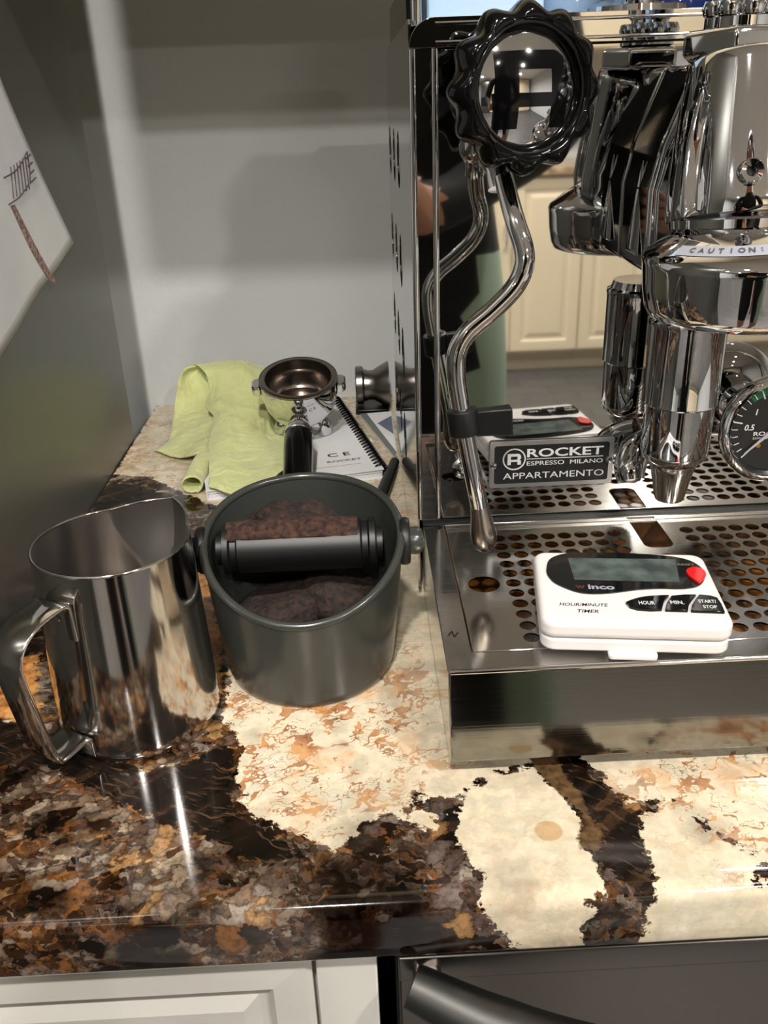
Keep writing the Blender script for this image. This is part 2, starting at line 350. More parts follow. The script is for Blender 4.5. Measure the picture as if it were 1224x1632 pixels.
    sd = at('stain'); col = mixc(nt, math_(nt, 'MULTIPLY', math_(nt, 'MULTIPLY_ADD', math_(nt, 'ADD', sd, math_(nt, 'MULTIPLY', rag, 0.08)), 1.2, 0.5, clamp=True), 0.55), col, '#b07c32')
    L.new(col, b.inputs['Base Color'])
    bp = nd(nt, 'ShaderNodeBump'); bp.inputs['Strength'].default_value = 0.06; bp.inputs['Distance'].default_value = 0.0006; L.new(nz(0.02, 2), bp.inputs['Height']); L.new(bp.outputs[0], b.inputs['Normal'])
    return m
M['granite'] = granite()

# ================================================================== SETTING
WY = 912.0
XL, XR, YB = -2300.0, 2600.0, -3700.0
struct('floor', MB().box(XL - 100, XR + 100, YB - 100, WY + 100, -Z0 - 60, -Z0), M['floor'], smooth=False)
struct('ceiling', MB().box(XL - 100, XR + 100, YB - 100, WY + 100, CEIL_Z, CEIL_Z + 80), M['ceil'], smooth=False)
struct('wall_back', MB().box(XL - 100, XR + 100, WY, WY + 100, -Z0, CEIL_Z), M['wall'], smooth=False)
struct('wall_front', MB().box(XL - 100, XR + 100, YB - 100, YB, -Z0, CEIL_Z), M['wall'], smooth=False)
struct('wall_left', MB().box(XL - 100, XL, YB, WY, -Z0, CEIL_Z), M['wall'], smooth=False)
struct('wall_right', MB().box(XR, XR + 100, YB, WY, -Z0, CEIL_Z), M['wall'], smooth=False)

# ------------------------------------------------------------------ granite worktop
def poly_sd(pts, poly):
    p = np.asarray(pts, float); q = np.asarray(poly, float); n = len(q); d = np.full(len(p), 1e9); ins = np.zeros(len(p), bool)
    for i in range(n):
        a, c = q[i], q[(i + 1) % n]; e = c - a; wv = p - a
        t = np.clip((wv @ e) / max(e @ e, 1e-9), 0, 1); dd = wv - t[:, None] * e; d = np.minimum(d, np.hypot(dd[:, 0], dd[:, 1]))
        cnd = ((a[1] > p[:, 1]) != (c[1] > p[:, 1])) & (p[:, 0] < (c[0] - a[0]) * (p[:, 1] - a[1]) / ((c[1] - a[1]) if abs(c[1] - a[1]) > 1e-9 else 1e-9) + a[0]); ins ^= cnd
    return np.where(ins, d, -d)
CT_X0, CT_X1, CT_Y0, CT_T = -222.0, 1400.0, 249.0, 31.0
CREAM = [[(-84, 440), (-80, 370), (-67, 350), (-68, 329), (-62, 306), (-47, 295), (-36, 288), (-22, 281), (-14, 283), (-10, 295), (3, 298), (12, 301), (15, 311), (24, 308), (34, 305), (45, 319), (74, 328), (88, 384), (114, 443), (154, 621), (40, 912), (-222, 912), (-222, 720), (-190, 712), (-120, 640), (-112, 560), (-95, 500)],
         [(38, 307), (34, 296), (32, 285), (35, 278), (36, 267), (41, 262), (39, 251), (43, 240), (58, 226), (74, 224), (78, 230), (82, 248), (88, 253), (86, 274), (87, 285), (87, 296), (77, 315), (73, 323), (52, 321)],
         [(114, 290), (126, 295), (132, 295), (141, 281), (153, 263), (150, 253), (170, 251), (230, 280), (240, 200), (98, 205), (105, 244), (109, 256), (111, 272), (109, 281)],
         [(9, 298), (16, 301), (23, 300), (25, 293), (19, 289), (13, 292)],
         [(96, 332), (400, 332), (400, 254), (174, 250), (153, 264), (142, 283), (134, 298), (122, 300), (111, 297), (103, 318)]]
BLADE = [[(80, 334), (90, 331), (99, 316), (109, 296), (112, 286), (110, 274), (109, 262), (106, 246), (98, 251), (92, 259), (88, 270), (96, 277), (95, 292), (88, 305)],
         [(-240, 395), (-199, 382), (-175, 369), (-140, 350), (-113, 336), (-90, 342), (-80, 352), (-72, 345), (-69, 307), (-50, 292), (-35, 277), (-51, 273), (-70, 286), (-88, 296), (-123, 316), (-166, 344), (-240, 352)],
         [(-222, 668), (-221, 702), (-198, 694), (-160, 668), (-135, 640), (-150, 632), (-190, 652)]]
BROWN = [[(72, 334), (84, 333), (89, 312), (92, 295), (92, 281), (86, 278), (89, 290), (83, 304), (76, 318)], [(84, 285), (94, 283), (92, 272), (83, 273)]]
ORANGE = [[(-233, 440), (-200, 440), (-184, 400), (-178, 372), (-230, 396)], [(-138, 560), (-115, 545), (-88, 430), (-84, 385), (-101, 392), (-110, 463)]]
def build_worktop():
    xs = np.concatenate([np.arange(CT_X0, 300, 3.0), np.arange(300, CT_X1 + 1, 50.0)])
    rows = [(CT_Y0 + 30, -CT_T), (CT_Y0 + 3, -CT_T), (CT_Y0 + 1, -CT_T + 1), (CT_Y0, -CT_T + 3)] + [(CT_Y0, -CT_T + k) for k in (9, 15, 21)]
    rr = 7.0
    rows += [(CT_Y0 + rr - rr * math.cos(t), -rr + rr * math.sin(t)) for t in np.linspace(0.0, math.pi / 2, 7)]
    rows += [(y, 0.0) for y in np.arange(CT_Y0 + 10, WY - 1, 3.0)] + [(WY - 0.2, 0.0)]
    mb = MB(); nx = len(xs); mb.v = [(float(x), float(y), float(z)) for y, z in rows for x in xs]
    mb.f = [(j * nx + i, j * nx + i + 1, (j + 1) * nx + i + 1, (j + 1) * nx + i) for j in range(len(rows) - 1) for i in range(nx - 1)]
    L0 = [j * nx for j in range(len(rows))]
    mb.f.append(tuple(L0[3:13] + [L0[-1]] ))
    mb.m = [0] * len(mb.f)
    o = obj('granite_worktop', mb, M['granite'], org=(0, 0, 0), ang=80, fix=False)
    # unfold the front edge so that the zones run down over it
    pts = np.array([(x, y if z > -0.5 else (CT_Y0 + 3 + z * 0.8)) for x, y, z in mb.v])
    def fld(polys): return np.max([poly_sd(pts, p) for p in polys], axis=0)
    X, Y = pts[:, 0], pts[:, 1]
    att = {'cream': fld(CREAM), 'blade': fld(BLADE), 'brown': fld(BROWN), 'orange': fld(ORANGE)}
    att['warm'] = np.clip((-25 - X) / 35, 0.0, 1)
    vy = np.clip(1.0 - np.hypot((X + 45) / 75, (Y - 360) / 75) * 0.55, 0, 1) * 1.5
    vy = np.where((X > 22) & (Y < 328) & (X < 96), 0.12, vy); vy = np.where((X > 96) & (Y > 250), np.clip((X - 110) / 60 + (Y - 270) / 80, 0, 1), vy)
    vy = np.where(Y > 560, 0.5, vy); att['veiny'] = np.clip(vy, 0.06, 1)
    att['stain'] = 6.0 - np.hypot(X - 72, Y - 284)
    for k, a in att.items():
        A = o.data.attributes.new(k, 'FLOAT', 'POINT'); A.data.foreach_set('value', a.astype(np.float32))
    return tag(o, 'polished granite worktop with cream, orange and black crystals under the espresso machine', 'countertop')
build_worktop()

# ------------------------------------------------------------------ base cabinet and dishwasher below the worktop
cab = thing('base_cabinet', 'white painted base cabinet with raised-panel drawer under the granite, left of the dark appliance', 'cabinet', (-113, 560, -Z0))
obj('body', MB().box(-222, -6, 264, WY - 2, -Z0 + 1, -CT_T - 0.5), M['paint_white'], cab, bevel=1)
b = MB()
def raised(b, x0, x1, z0, z1, y):
    """frame-and-panel front facing the viewer at y"""
    st = [(0, 0), (0, 3), (3, 5), (17, 6), (20, 2.5), (24, 2.5), (31, 5.5)]
    vs = []; fs = []
    for ins, d in [(0, -16)] + st:
        vs += [(x0 + ins, y - d, z0 + ins), (x1 - ins, y - d, z0 + ins), (x1 - ins, y - d, z1 - ins), (x0 + ins, y - d, z1 - ins)]
    k = len(vs) // 4
    for i in range(k - 1):
        for j in range(4): fs.append((i * 4 + j, i * 4 + (j + 1) % 4, i * 4 + 4 + (j + 1) % 4, i * 4 + 4 + j))
    fs.append(tuple(range(4 * k - 4, 4 * k))); b.add(vs, fs)
raised(b, -218, -33, -195, -37, 262); obj('drawer_front', b, M['paint_white'], cab, smooth=False)
b = MB(); raised(b, -218, -33, -Z0 + 110, -203, 262); obj('door', b, M['paint_white'], cab, smooth=False)
obj('stile', MB().box(-31, -5, 257, 263.5, -Z0 + 1, -CT_T - 1), M['paint_white'], cab, bevel=0.8)
dw = thing('dishwasher', 'dark stainless dishwasher with curved bar handle under the granite', 'dishwasher', (300, 560, -Z0))
obj('body', MB().box(3, 597, 275, WY - 2, -Z0 + 1, -CT_T - 6), M['black'], dw)
obj('door_panel', MB().box(4, 596, 257, 275, -Z0 + 100, -CT_T - 22), M['dark_steel'], dw, bevel=1.5)
obj('top_trim', MB().box(4, 596, 255, 275, -CT_T - 21.5, -CT_T - 7), M['dark_steel'], dw, bevel=1)
b = MB(); pts = []
for i in range(17):
    t = i / 16; x = 9 + 582 * t; bow = 1 - (2 * t - 1) ** 4; pts.append((x, 246 - 34 * bow, -CT_T - 12 - 26 * bow))
b.tube(pts, [9] + [12] * 15 + [9], n=28, sub=4); obj('handle', b, brushed('handle_steel', (0.30, 0.30, 0.29), 0.46, axis=0, amt=0.1, bump=0.02), dw, label='bowed tubular handle')
for x in (16, 584): obj('handle_mount', MB().box(x - 6, x + 6, 243, 258, -CT_T - 26, -CT_T - 12), M['dark_steel'], dw, bevel=2)

# ------------------------------------------------------------------ refrigerator, drawing
fr = thing('refrigerator', 'tall dark stainless refrigerator whose side closes the worktop on the left', 'refrigerator', (-680, 430, -Z0))
obj('cabinet_body', MB().box(-1130, -223, 60, 812, -Z0 + 20, 860), M['fridge'], fr, bevel=4, seg=3)
for x0, x1 in ((-1128, -679), (-675, -225)): obj('door', MB().box(x0, x1, -5, 58, -Z0 + 60, 858), M['fridge'], fr, bevel=6, seg=3)
for x in (-700, -654): obj('handle', MB().tube([(x, -5, 0), (x, -50, 10), (x, -52, 40), (x, -52, 560), (x, -50, 590), (x, -5, 600)], 9, n=12, sub=3), M['dark_steel'], fr)
obj('foot_plinth', MB().box(-1120, -235, 80, 800, -Z0, -Z0 + 20), M['black'], fr)
# child's drawing: (Y, z) outline on the refrigerator side, the free corner lifts a little
def pfn(u, v):
    # u along the lower edge from the far corner, v along the right edge upwards
    c = Vector((708, 198)); eu = Vector((-205, -52)); ev = Vector((-118, 205))
    p = c + eu * u + ev * v
    bow = 5.0 * math.sin(math.pi * v); q = p + Vector((bow * -1.5, -bow)) * (1 - u)
    lift = 1.2 + 5.0 * max(0, 1 - u * 2.5) * max(0, 1 - v * 1.8) + 1.0 * math.sin(u * 7) ** 2
    return (-223 + lift, q.x, q.y)
dr = obj('drawing', MB().grid(pfn, 30, 30), M['paper'], solid=0.25)
tag(dr, "child's pencil drawing on white paper stuck to the refrigerator side", 'drawing')
pencil = mat('pencil', (0.32, 0.28, 0.30), 0.8); crayon = speckled(mat('brown_crayon', (0.5, 0.38, 0.34), 0.8), 400, (0.42, 0.30, 0.27), (0.72, 0.62, 0.58))
def on_paper(Y, z):                       # inverse of the sheet map (without its bow)
    A = np.array([[-205, -118], [-52, 205]], float); uv_ = np.linalg.solve(A, np.array([Y - 708, z - 198], float)); p = pfn(*uv_); return (p[0] + 0.5, Y, z)
def lines(name, segs, r, m_):
    b = MB()
    for sg in segs: b.tube([on_paper(*p) for p in sg], r, n=5, sub=3)
    o = obj(name, b, m_, dr); return o
lines('pencil_track', [[(650, 266), (640, 262), (622, 256), (600, 253)], [(640, 246), (620, 240), (600, 237)], [(650, 266), (648, 256), (643, 246)]] + [[(Y, 262 - (645 - Y) * .14 + 1), (Y - 5, 243 - (645 - Y) * .1)] for Y in (644, 638, 632, 626, 620, 614)] + [[(646, 262 - k * 5), (656, 264 - k * 5)] for k in range(4)], 0.45, pencil)
b = MB(); P1 = [(612, 228), (620, 212), (632, 192), (645, 176)]; W_ = [(2, 0), (4, 0), (4.5, 0), (3, 0)]
b.grid(lambda u, v: (lambda Y, z: (on_paper(Y, z)[0] + 0.2, Y, z))(606 + 46 * u + (v - .5) * (7 + 3 * math.sin(u * 3)), 236 - 57 * u - 4 * math.sin(u * 3)), 12, 3); obj('crayon_stroke', b, crayon, dr)

# ------------------------------------------------------------------ wall cabinet above (its shade falls on the wall)
wc = thing('wall_cabinet', 'cream wall cabinet hung above the espresso machine', 'cabinet', (500, 745, 455))
obj('body', MB().box(-188, 1400, 584, WY - 1, 455, CEIL_Z - 60), M['cream_wood'], wc, bevel=1)
for i in range(4):
    b = MB(); x0 = -186 + i * 397; vs = [];
    b.box(x0, x0 + 394, 566, 583, 458, CEIL_Z - 62); b.box(x0 + 60, x0 + 334, 563, 567, 520, CEIL_Z - 124); obj('door', b, M['cream_wood'], wc, smooth=False, bevel=2)

# ------------------------------------------------------------------ ceiling lamps
M['lamp_glow'] = mat('lamp_glow', (1, 1, 1), 0.5); M['lamp_glow'].node_tree.nodes['Principled BSDF'].inputs['Emission Color'].default_value = (1, 0.955, 0.90, 1); M['lamp_glow'].node_tree.nodes['Principled BSDF'].inputs['Emission Strength'].default_value = 14
l0 = None
for i, (x, y, p) in enumerate(LAMPS):
    t = thing('ceiling_lamp', 'round recessed ceiling lamp', 'lamp', (x, y, CEIL_Z - 8), 'recessed ceiling lamps')
    if l0 is None:
        obj('trim_ring', MB().lathe([(52, 8), (75, 8), (75, 3), (54, 0), (52, 8)], (x, y, CEIL_Z - 8), n=32), M['ceil'], t)
        obj('lens', MB().lathe([(0, 5), (52, 5), (52, 7.5), (0, 7.5)], (x, y, CEIL_Z - 8), n=32), M['lamp_glow'], t); l0 = t
    else:
        for ch in list(l0.children):
            if ch.type == 'MESH': c = ch.copy(); C.objects.link(c); c.parent = t
    ld = bpy.data.lights.new('lamp_light', 'AREA'); ld.shape = 'DISK'; ld.size = 0.10; ld.energy = p; ld.color = (1.0, 0.955, 0.90); ld.spread = math.radians(150)
    lo = bpy.data.objects.new('lamp_light', ld); C.objects.link(lo); lo.parent = t; lo.location = (0, 0, -0.001)

# ================================================================== ESPRESSO MACHINE
MX = 167.0
em = thing('espresso_machine', 'chrome lever-group espresso machine with round vent holes in its side', 'espresso machine', (MX, 630, 0))
X0, X1, Yf, Yr, ZT = 30.0, 304.0, 485.0, 775.0, 325.0
# side panels with vent holes; the near one is a polished outer skin over a white inner skin
def side_loops():
    L = [rrect(Yf + 1, Yr, 7, ZT, 3)]
    for j, y in enumerate((612, 672, 738)):
        for z in (254, 190, 127, 64): L.append(circ(y, z, 17.5, 32))
    return L
for x, s in ((X0, 1), (X1, -1)):
    b = MB().plate(side_loops(), (lambda a, c, h, x=x, s=s: (x + s * (1.2 - h), a, c)) if s == 1 else (lambda a, c, h, x=x: (x - 1.2 + h, a, c)), 1.2)
    obj('side_panel', b, M['side'], em, ang=30)
    b = MB().box(x + s * 3.4 - 0.5, x + s * 3.4 + 0.5, 588, 762, 40, 278); obj('inner_panel', b, M['white_p'], em, label='white inner panel behind the vent holes')
# front flange: an inverted U with rounded top corners
R0 = 13.0; out = [(X0, 56.5), (X0 + 12.5, 56.5)]
inn = [(X0 + 12.5, 56.5), (X0 + 12.5, ZT - 13), (X1 - 12.5, ZT - 13), (X1 - 12.5, 56.5)]
oute = [(X1, 56.5)] + [(X1 - R0 + R0 * math.cos(math.radians(a)), ZT - R0 + R0 * math.sin(math.radians(a))) for a in range(0, 91, 10)] + [(X0 + R0 + R0 * math.cos(math.radians(a)), ZT - R0 + R0 * math.sin(math.radians(a))) for a in range(90, 181, 10)] + [(X0, 56.5)]
loop = inn + oute
obj('front_frame', MB().plate([loop], XZ(Yf + 2), 4.0), M['mirror'], em, bevel=1.9, seg=5, ang=60)
for xb in (X0 + 1.6, X0 + 12.6, X1 - 1.6, X1 - 12.6): obj('frame_bead', MB().tube([(xb, Yf - 1.6, 57.5), (xb, Yf - 1.6, ZT - 13.5)], 1.7, n=16, sub=1), M['chrome'], em)
obj('back_panel', MB().box(X0 + 1, X1 - 1, Yr - 2, Yr, 8, ZT - 2), M['side'], em)
obj('front_panel', MB().plate([rrect(X0 + 14.2, X1 - 14.2, 56.5, ZT - 14, 2.5)], XZ(Yf + 1.6), 2.2), M['mirror'], em, bevel=0.7, seg=2, ang=40)
obj('seal_strip', MB().box(X0 + 3, X1 - 3, Yf - 1.0, Yf + 6, 52.5, 56.2), M['black'], em)
obj('inner_frame', MB().box(X0 + 12, X1 - 12, Yf + 3, Yf + 5, 56, ZT - 12), M['black'], em)
# cup shelf and rail
obj('cup_shelf', MB().box(X0 + 2, X1 - 2, Yf + 6, Yr - 3, ZT - 4, ZT - 2.5), M['mirror'], em, bevel=0.4)
b = MB().box(X0 + 10, X1 - 10, Yf + 0.5, Yf + 5, ZT - 10.5, ZT - 2.5); obj('top_front_rail', b, M['mirror'], em, bevel=0.5, seg=2)
for z_ in (ZT - 2.8, ZT - 11.0): obj('rail_bead', MB().tube([(X0 + 13, Yf, z_), (X1 - 13, Yf, z_)], 2.2, n=20, sub=1), M['chrome'], em)
b = MB(); b.box(X0 + 1, X0 + 3.5, Yf + 30, 706, ZT + 1, ZT + 22); b.box(X1 - 3.5, X1 - 1, Yf + 30, 706, ZT + 1, ZT + 22); b.box(X0 + 1, X1 - 1, 703, 706, ZT + 1, ZT + 22)
obj('cup_guard', b, M['black_plastic'], em, bevel=0.6)
for x in (X0 + 5, X1 - 5): obj('guard_post', MB().lathe([(0, 0), (2.6, 0), (2.6, 44), (0, 44)], (x, Yf + 14, ZT - 3), n=16), M['chrome'], em)
for x, y in ((60, 400), (274, 400), (60, 740), (274, 740)):
    obj('foot', MB().lathe([(0, 0), (15, 0), (17, 2), (17, 4.5), (9, 6), (9, 9), (0, 9)], (x, y, 0), n=32), M['rubber'], em)
# drip tray housing: open steel pan with a rolled rim
hx0, hx1, hy0, hy1, hz = 33.0, 301.0, 329.0, Yf + 2, 53.7
b = MB()
b.plate([rrect(hx0, hx1, hy0, hy1, 1.0, 2), rrect(45.5, 288.5, 343.5, 480, 2.0, 3)], XY(hz - 1.2), 1.2)
for xa in (hx0, hx1 - 1.2): b.hexa([(xa, hy0 - 7.0, 7), (xa, hy0, hz - 1.2), (xa, hy1, hz - 1.2), (xa, hy1, 7)], [(xa + 1.2, hy0 - 7.0, 7), (xa + 1.2, hy0, hz - 1.2), (xa + 1.2, hy1, hz - 1.2), (xa + 1.2, hy1, 7)])
th = obj('drip_tray_housing', b, M['tray'], em, bevel=0.5, seg=2, smooth=True)
obj('front_strip', MB().hexa([(hx0 + 0.2, hy0 - 9.1, 9.0), (hx1 - 0.2, hy0 - 9.1, 9.0), (hx1 - 0.2, hy0 - 7.4, 9.0), (hx0 + 0.2, hy0 - 7.4, 9.0)], [(hx0 + 0.2, hy0 - 1.6, hz + 0.3), (hx1 - 0.2, hy0 - 1.6, hz + 0.3), (hx1 - 0.2, hy0 - 0.1, hz + 0.3), (hx0 + 0.2, hy0 - 0.1, hz + 0.3)]), M['steel_brushed_x'], em, bevel=0.7, seg=3)
obj('rim_bead', MB().tube([(hx0 + 1, hy0 - 0.6, hz + 0.1), (hx1 - 1, hy0 - 0.6, hz + 0.1)], 1.3, n=12, sub=1), M['chrome'], em)
obj('base_plate', MB().box(X0 + 4, X1 - 4, hy0 + 3, Yr - 3, 7, 9), M['dark_steel'], em)
# collecting pan below the grate
obj('collecting_pan', MB().box(47, 287, 346, 478, 22, 24).box(46, 47, 345, 479, 22, 51).box(287, 288, 345, 479, 22, 51).box(46, 288, 344.5, 345.5, 22, 51).box(46, 288, 479, 480, 22, 51), M['amber'], em)
# perforated grate
gx0, gx1, gy0, gy1 = 46.2, 287.8, 344.2, 479.3
slot = [(158.5, gy1 - 2.5), (158.5, 447)] + [(163.5 + 5 * math.cos(math.radians(a)), 447 + 5 * math.sin(math.radians(a))) for a in (200, 220, 245, 270)] + [(170.5 + 5 * math.cos(math.radians(a)), 447 + 5 * math.sin(math.radians(a))) for a in (270, 295, 320, 340)] + [(175.5, 447), (175.5, gy1 - 2.5)]
loops = [rrect(gx0, gx1, gy0, gy1, 2, 3), slot, circ(60.5, 409.5, 8.6, 28), circ(2 * MX - 60.5, 409.5, 8.6, 28)]
cols = [76.3 + 9.86 * k for k in range(8)]; colsR = [2 * MX - c for c in cols]; mid = [156.2, 167, 177.8]
for r in range(11):
    y = 462.4 - 10.6 * r
    for c in cols + colsR + (mid if r > 2 else []):
        loops.append(circ(c, y, 4.1, 14, 0.1))
b = MB().plate(loops, XY(51.0), 1.0); gr = obj('drip_grate', b, M['tray'], em, ang=25)
b = MB().box(gx0, gx1, gy1 - 1, gy1, 52, 54.5); b.box(gx0, gx0 + 0.8, gy0, gy1, 52, 53.4); obj('grate_lip', b, M['tray'], em, bevel=0.3)
obj('grate_front_lip', MB().box(gx0, gx1, gy0 - 0.4, gy0 + 0.8, 51, 53.9), M['chrome'], em, bevel=0.4)
text('lettering', 'N', M['black_print'], th, (38.5, 360, 53.75), (0.85, -0.5, 0), (0.5, 0.85, 0), 4.5, 3.6)
# badge
bd = obj('badge', MB().plate([rrect(73.4, 147.4, 75.6, 105.4, 1.6, 4)], XZ(Yf - 1.2), 1.2), mat('badge_alu', (0.78, 0.78, 0.78), 0.28, 0.9), em, bevel=0.3, label='rectangular maker badge with white letters on black')
obj('badge_field', MB().plate([rrect(76.2, 144.6, 78.4, 102.6, 1.4, 4)], XZ(Yf - 2.35), 0.25), M['black_print'], bd)
UX, UZ = (1, 0, 0), (0, 0, 1)
yb = Yf - 2.65
text('lettering', 'ROCKET', M['white_print'], bd, (118.3, yb, 97.6), UX, UZ, 5.4, 45.5, bold=0.022)
text('lettering', 'ESPRESSO  MILANO', M['white_print'], bd, (118.3, yb, 91.0), UX, UZ, 2.7, 45.5, bold=0.006)
text('lettering', 'APPARTAMENTO', M['white_print'], bd, (111.8, yb, 83.3), UX, UZ, 4.0, 60.5, bold=0.0)
obj('badge_line', MB().box(95.5, 141, yb - 0.15, yb, 93.6, 94.0), M['white_print'], bd)
ring = MB().plate([circ(88.0, 94.0, 6.9, 36), circ(88.0, 94.0, 6.1, 36)], XZ(yb), 0.15); obj('emblem_ring', ring, M['white_print'], bd)
def letter_R(cx, cz, w, h, y, d, tl=0.247, tr=0.258):
    """wide block R with rounded bowl, two rectangular counters"""
    x0, x1, z0, z1 = cx - w / 2, cx + w / 2, cz - h / 2, cz + h / 2; r = w * 0.24; A_, B_ = w * tl, w * tr
    o_ = [(x0, z0), (x0 + A_, z0), (x0 + A_, cz - h * 0.22), (x1 - B_, cz - h * 0.22), (x1 - B_, z0), (x1, z0), (x1, cz - h * 0.16), (x1 - r * 0.15, cz - h * 0.10)]
    o_ += [(x1 - r * 0.55, cz - 0.045 * h), (x1 - r * 0.15, cz + h * 0.01), (x1, cz + h * 0.07)]
    o_ += [(x1 - r + r * math.cos(a), z1 - r + r * math.sin(a)) for a in np.linspace(0, math.pi / 2, 7)] + [(x0, z1)]
    hole = [(x0 + A_, cz - h * 0.04), (x1 - B_, cz - h * 0.04), (x1 - B_, z1 - h * 0.25), (x0 + A_, z1 - h * 0.25)]
    return [o_, hole]
b = MB().plate(letter_R(88.0, 94.0, 8.0, 7.0, 0, 0), XZ(yb), 0.15); obj('emblem_letter', b, M['white_print'], bd)
for x, z in ((76.0, 90.5), (144.8, 90.9)): obj('badge_screw', MB().lathe([(0, 2.0), (1.4, 1.7), (2.2, 0.8), (2.4, 0), (0, 0)], (x, Yf - 2.3, z), (0, -1, 0), n=20), M['chrome'], bd)
# switch with I and O
sw = obj('power_switch', MB().lathe([(6.2, 0), (6.2, 1.2), (4.6, 2.2), (3.4, 1.2), (3.2, 2.5), (2.8, 9), (3.0, 15), (1.5, 17), (0, 17.2)], (57.5, Yf - 0.6, 89), (0, -1, 0.15), n=24), M['chrome'], em)
obj('switch_mark', MB().box(49.2, 50.2, Yf - 0.75, Yf - 0.6, 92.5, 96.5), M['black_print'], em)
obj('switch_mark', MB().plate([circ(49.7, 80.5, 2.3, 24), circ(49.7, 80.5, 1.5, 24)], XZ(Yf - 0.6), 0.15), M['black_print'], em)

# steam valve and knob
KN = Vector((math.sin(math.radians(14)), -math.cos(math.radians(14)), 0.06)).normalized()
KC = Vector((76.0, 422.0, 291.5))
KU = Vector((0, 0, 1)).cross(KN) * -1; KU = Vector((math.cos(math.radians(14)), math.sin(math.radians(14)), 0)); KV = KN.cross(KU) * -1
KV = (Vector((0, 0, 1)) - KN * KN.z).normalized()
def kp(a, b_, h): return KC + KU * a + KV * b_ + KN * h
b = MB()
stem_root = Vector((66.0, Yf, 288.0))
b.lathe([(0, 0), (16, 0), (16, 3), (11, 4), (10.5, 22), (13, 24), (13, 34), (8, 36), (6, 52), (0, 52)], stem_root, (KC - KN * 12 - stem_root), n=36)
sv = obj('steam_valve', b, M['chrome'], em)
b = MB(); nlob = 12; prof = [(10, -14), (24, -13), (30.5, -10), (33.2, -6), (34.4, -1), (34.2, 3), (32.6, 6.8), (30.2, 9.2), (27.4, 9.9), (25.6, 8.4), (24.9, 6.0), (24.9, 4.5)]
def lob(r, h, a):
    if r < 26.5: return r
    c = 0.5 + 0.5 * math.cos(a * nlob + 0.1); k = (r - 26.5) / 8.0
    return r - 3.2 * k + 4.0 * k * c
b.lathe(prof, KC, KN, n=160, up=KV, fn=lob)
kn = obj('steam_knob', b, M['black_plastic'], em, ang=60, label='black scalloped knob with chrome emblem disc')
RS = 44.0; dome = [(24.9, 4.6)] + [(r, 4.6 + (math.sqrt(RS * RS - r * r) - math.sqrt(RS * RS - 24.9 ** 2))) for r in (24, 21, 18, 15, 12, 9, 6, 3)] + [(0, 4.6 + RS - math.sqrt(RS * RS - 24.9 ** 2))]
obj('emblem_disc', MB().lathe(dome, KC, KN, n=64, up=KV), M['chrome'], kn, ang=60)
# domed R, built as a dense patch that follows the dome
Rl = letter_R(-0.5, -0.5, 33.0, 30.5, 0, 0, 0.29, 0.24)
def inside(p, poly):
    c = False
    for i in range(len(poly)):
        a, d_ = poly[i], poly[(i + 1) % len(poly)]
        if (a[1] > p[1]) != (d_[1] > p[1]) and p[0] < (d_[0] - a[0]) * (p[1] - a[1]) / (d_[1] - a[1]) + a[0]: c = not c
    return c
hd = lambda a, c: 4.6 + math.sqrt(max(RS * RS - a * a - c * c, 0)) - math.sqrt(RS * RS - 24.9 ** 2) + 0.25
b = MB(); NG = 96
def snap(): 
    vs = {}; 
    for i in range(NG):
        for j in range(NG):
            a0 = -17.5 + 35 * i / NG; c0 = -17.5 + 35 * j / NG; q = 35 / NG; cc = (a0 + q / 2, c0 + q / 2)
            if inside(cc, Rl[0]) and not inside(cc, Rl[1]):
                ids = []
                for di, dj in ((0, 0), (1, 0), (1, 1), (0, 1)):
                    k = (i + di, j + dj)
                    if k not in vs: vs[k] = len(b.v); a_, c_ = a0 + di * q, c0 + dj * q; b.v.append(tuple(kp(a_, c_, hd(a_, c_))))
                    ids.append(vs[k])
                b.f.append(tuple(ids)); b.m.append(0)
snap(); obj('emblem_letter', b, M['black_plastic'], kn)
# steam wand
WP = [(69.8, 432, 255), (71.4, 424, 245.8), (73.3, 417, 236.9), (76.3, 411.5, 226.6), (76.3, 409, 218.5), (72.0, 408, 209.5), (61.9, 407, 199.5), (50.6, 406, 190.3), (45.3, 405.3, 181), (44.9, 405.5, 169.1), (46.8, 406.5, 156.2), (50.8, 408, 132.8), (57.6, 410, 97.5)]
wn = obj('steam_wand', MB().tube(WP, 4.6, n=28, sub=8), M['chrome'], em)
tp0 = Vector(WP[-1]); td = (Vector((61.8, 411, 67.5)) - tp0).normalized()
obj('wand_tip', MB().lathe([(0, -1), (4.9, -1), (5.2, 4), (6.2, 10), (7.0, 15), (6.9, 19), (5.6, 23), (3.2, 25.6), (0, 26.4)], tp0, td, n=32), brushed('tip_steel', (0.68, 0.64, 0.6), 0.2, 2), wn)
obj('ball_joint', MB().lathe([(0, -4), (6.5, -3), (8.5, 2), (8.5, 6), (7, 9), (5.6, 12), (5.6, 20), (0, 20)], (67.5, 446, 268), (0.08, -0.45, -1), n=28), M['chrome'], wn)
cp = Vector((48.6, 407.3, 145.5)); b = MB()
b.lathe([(4.7, -6.6), (7.6, -6.6), (7.9, -5.5), (7.9, 5.5), (7.6, 6.6), (4.7, 6.6)], cp, (0.12, -0.1, -1), n=28)
b.hexa([(cp.x + 6, cp.y - 3.5, cp.z - 7), (cp.x + 24, cp.y - 5.5, cp.z - 6.5), (cp.x + 24, cp.y + 2.5, cp.z - 6.5), (cp.x + 6, cp.y + 3.5, cp.z - 7)], [(cp.x + 6, cp.y - 3.5, cp.z + 6), (cp.x + 23.2, cp.y - 5.5, cp.z + 7.5), (cp.x + 23.2, cp.y + 2.5, cp.z + 7.5), (cp.x + 6, cp.y + 3.5, cp.z + 6)])
obj('wand_grip', b, M['rubber'], wn, bevel=0.8, label='black rubber grip with a finger tab')

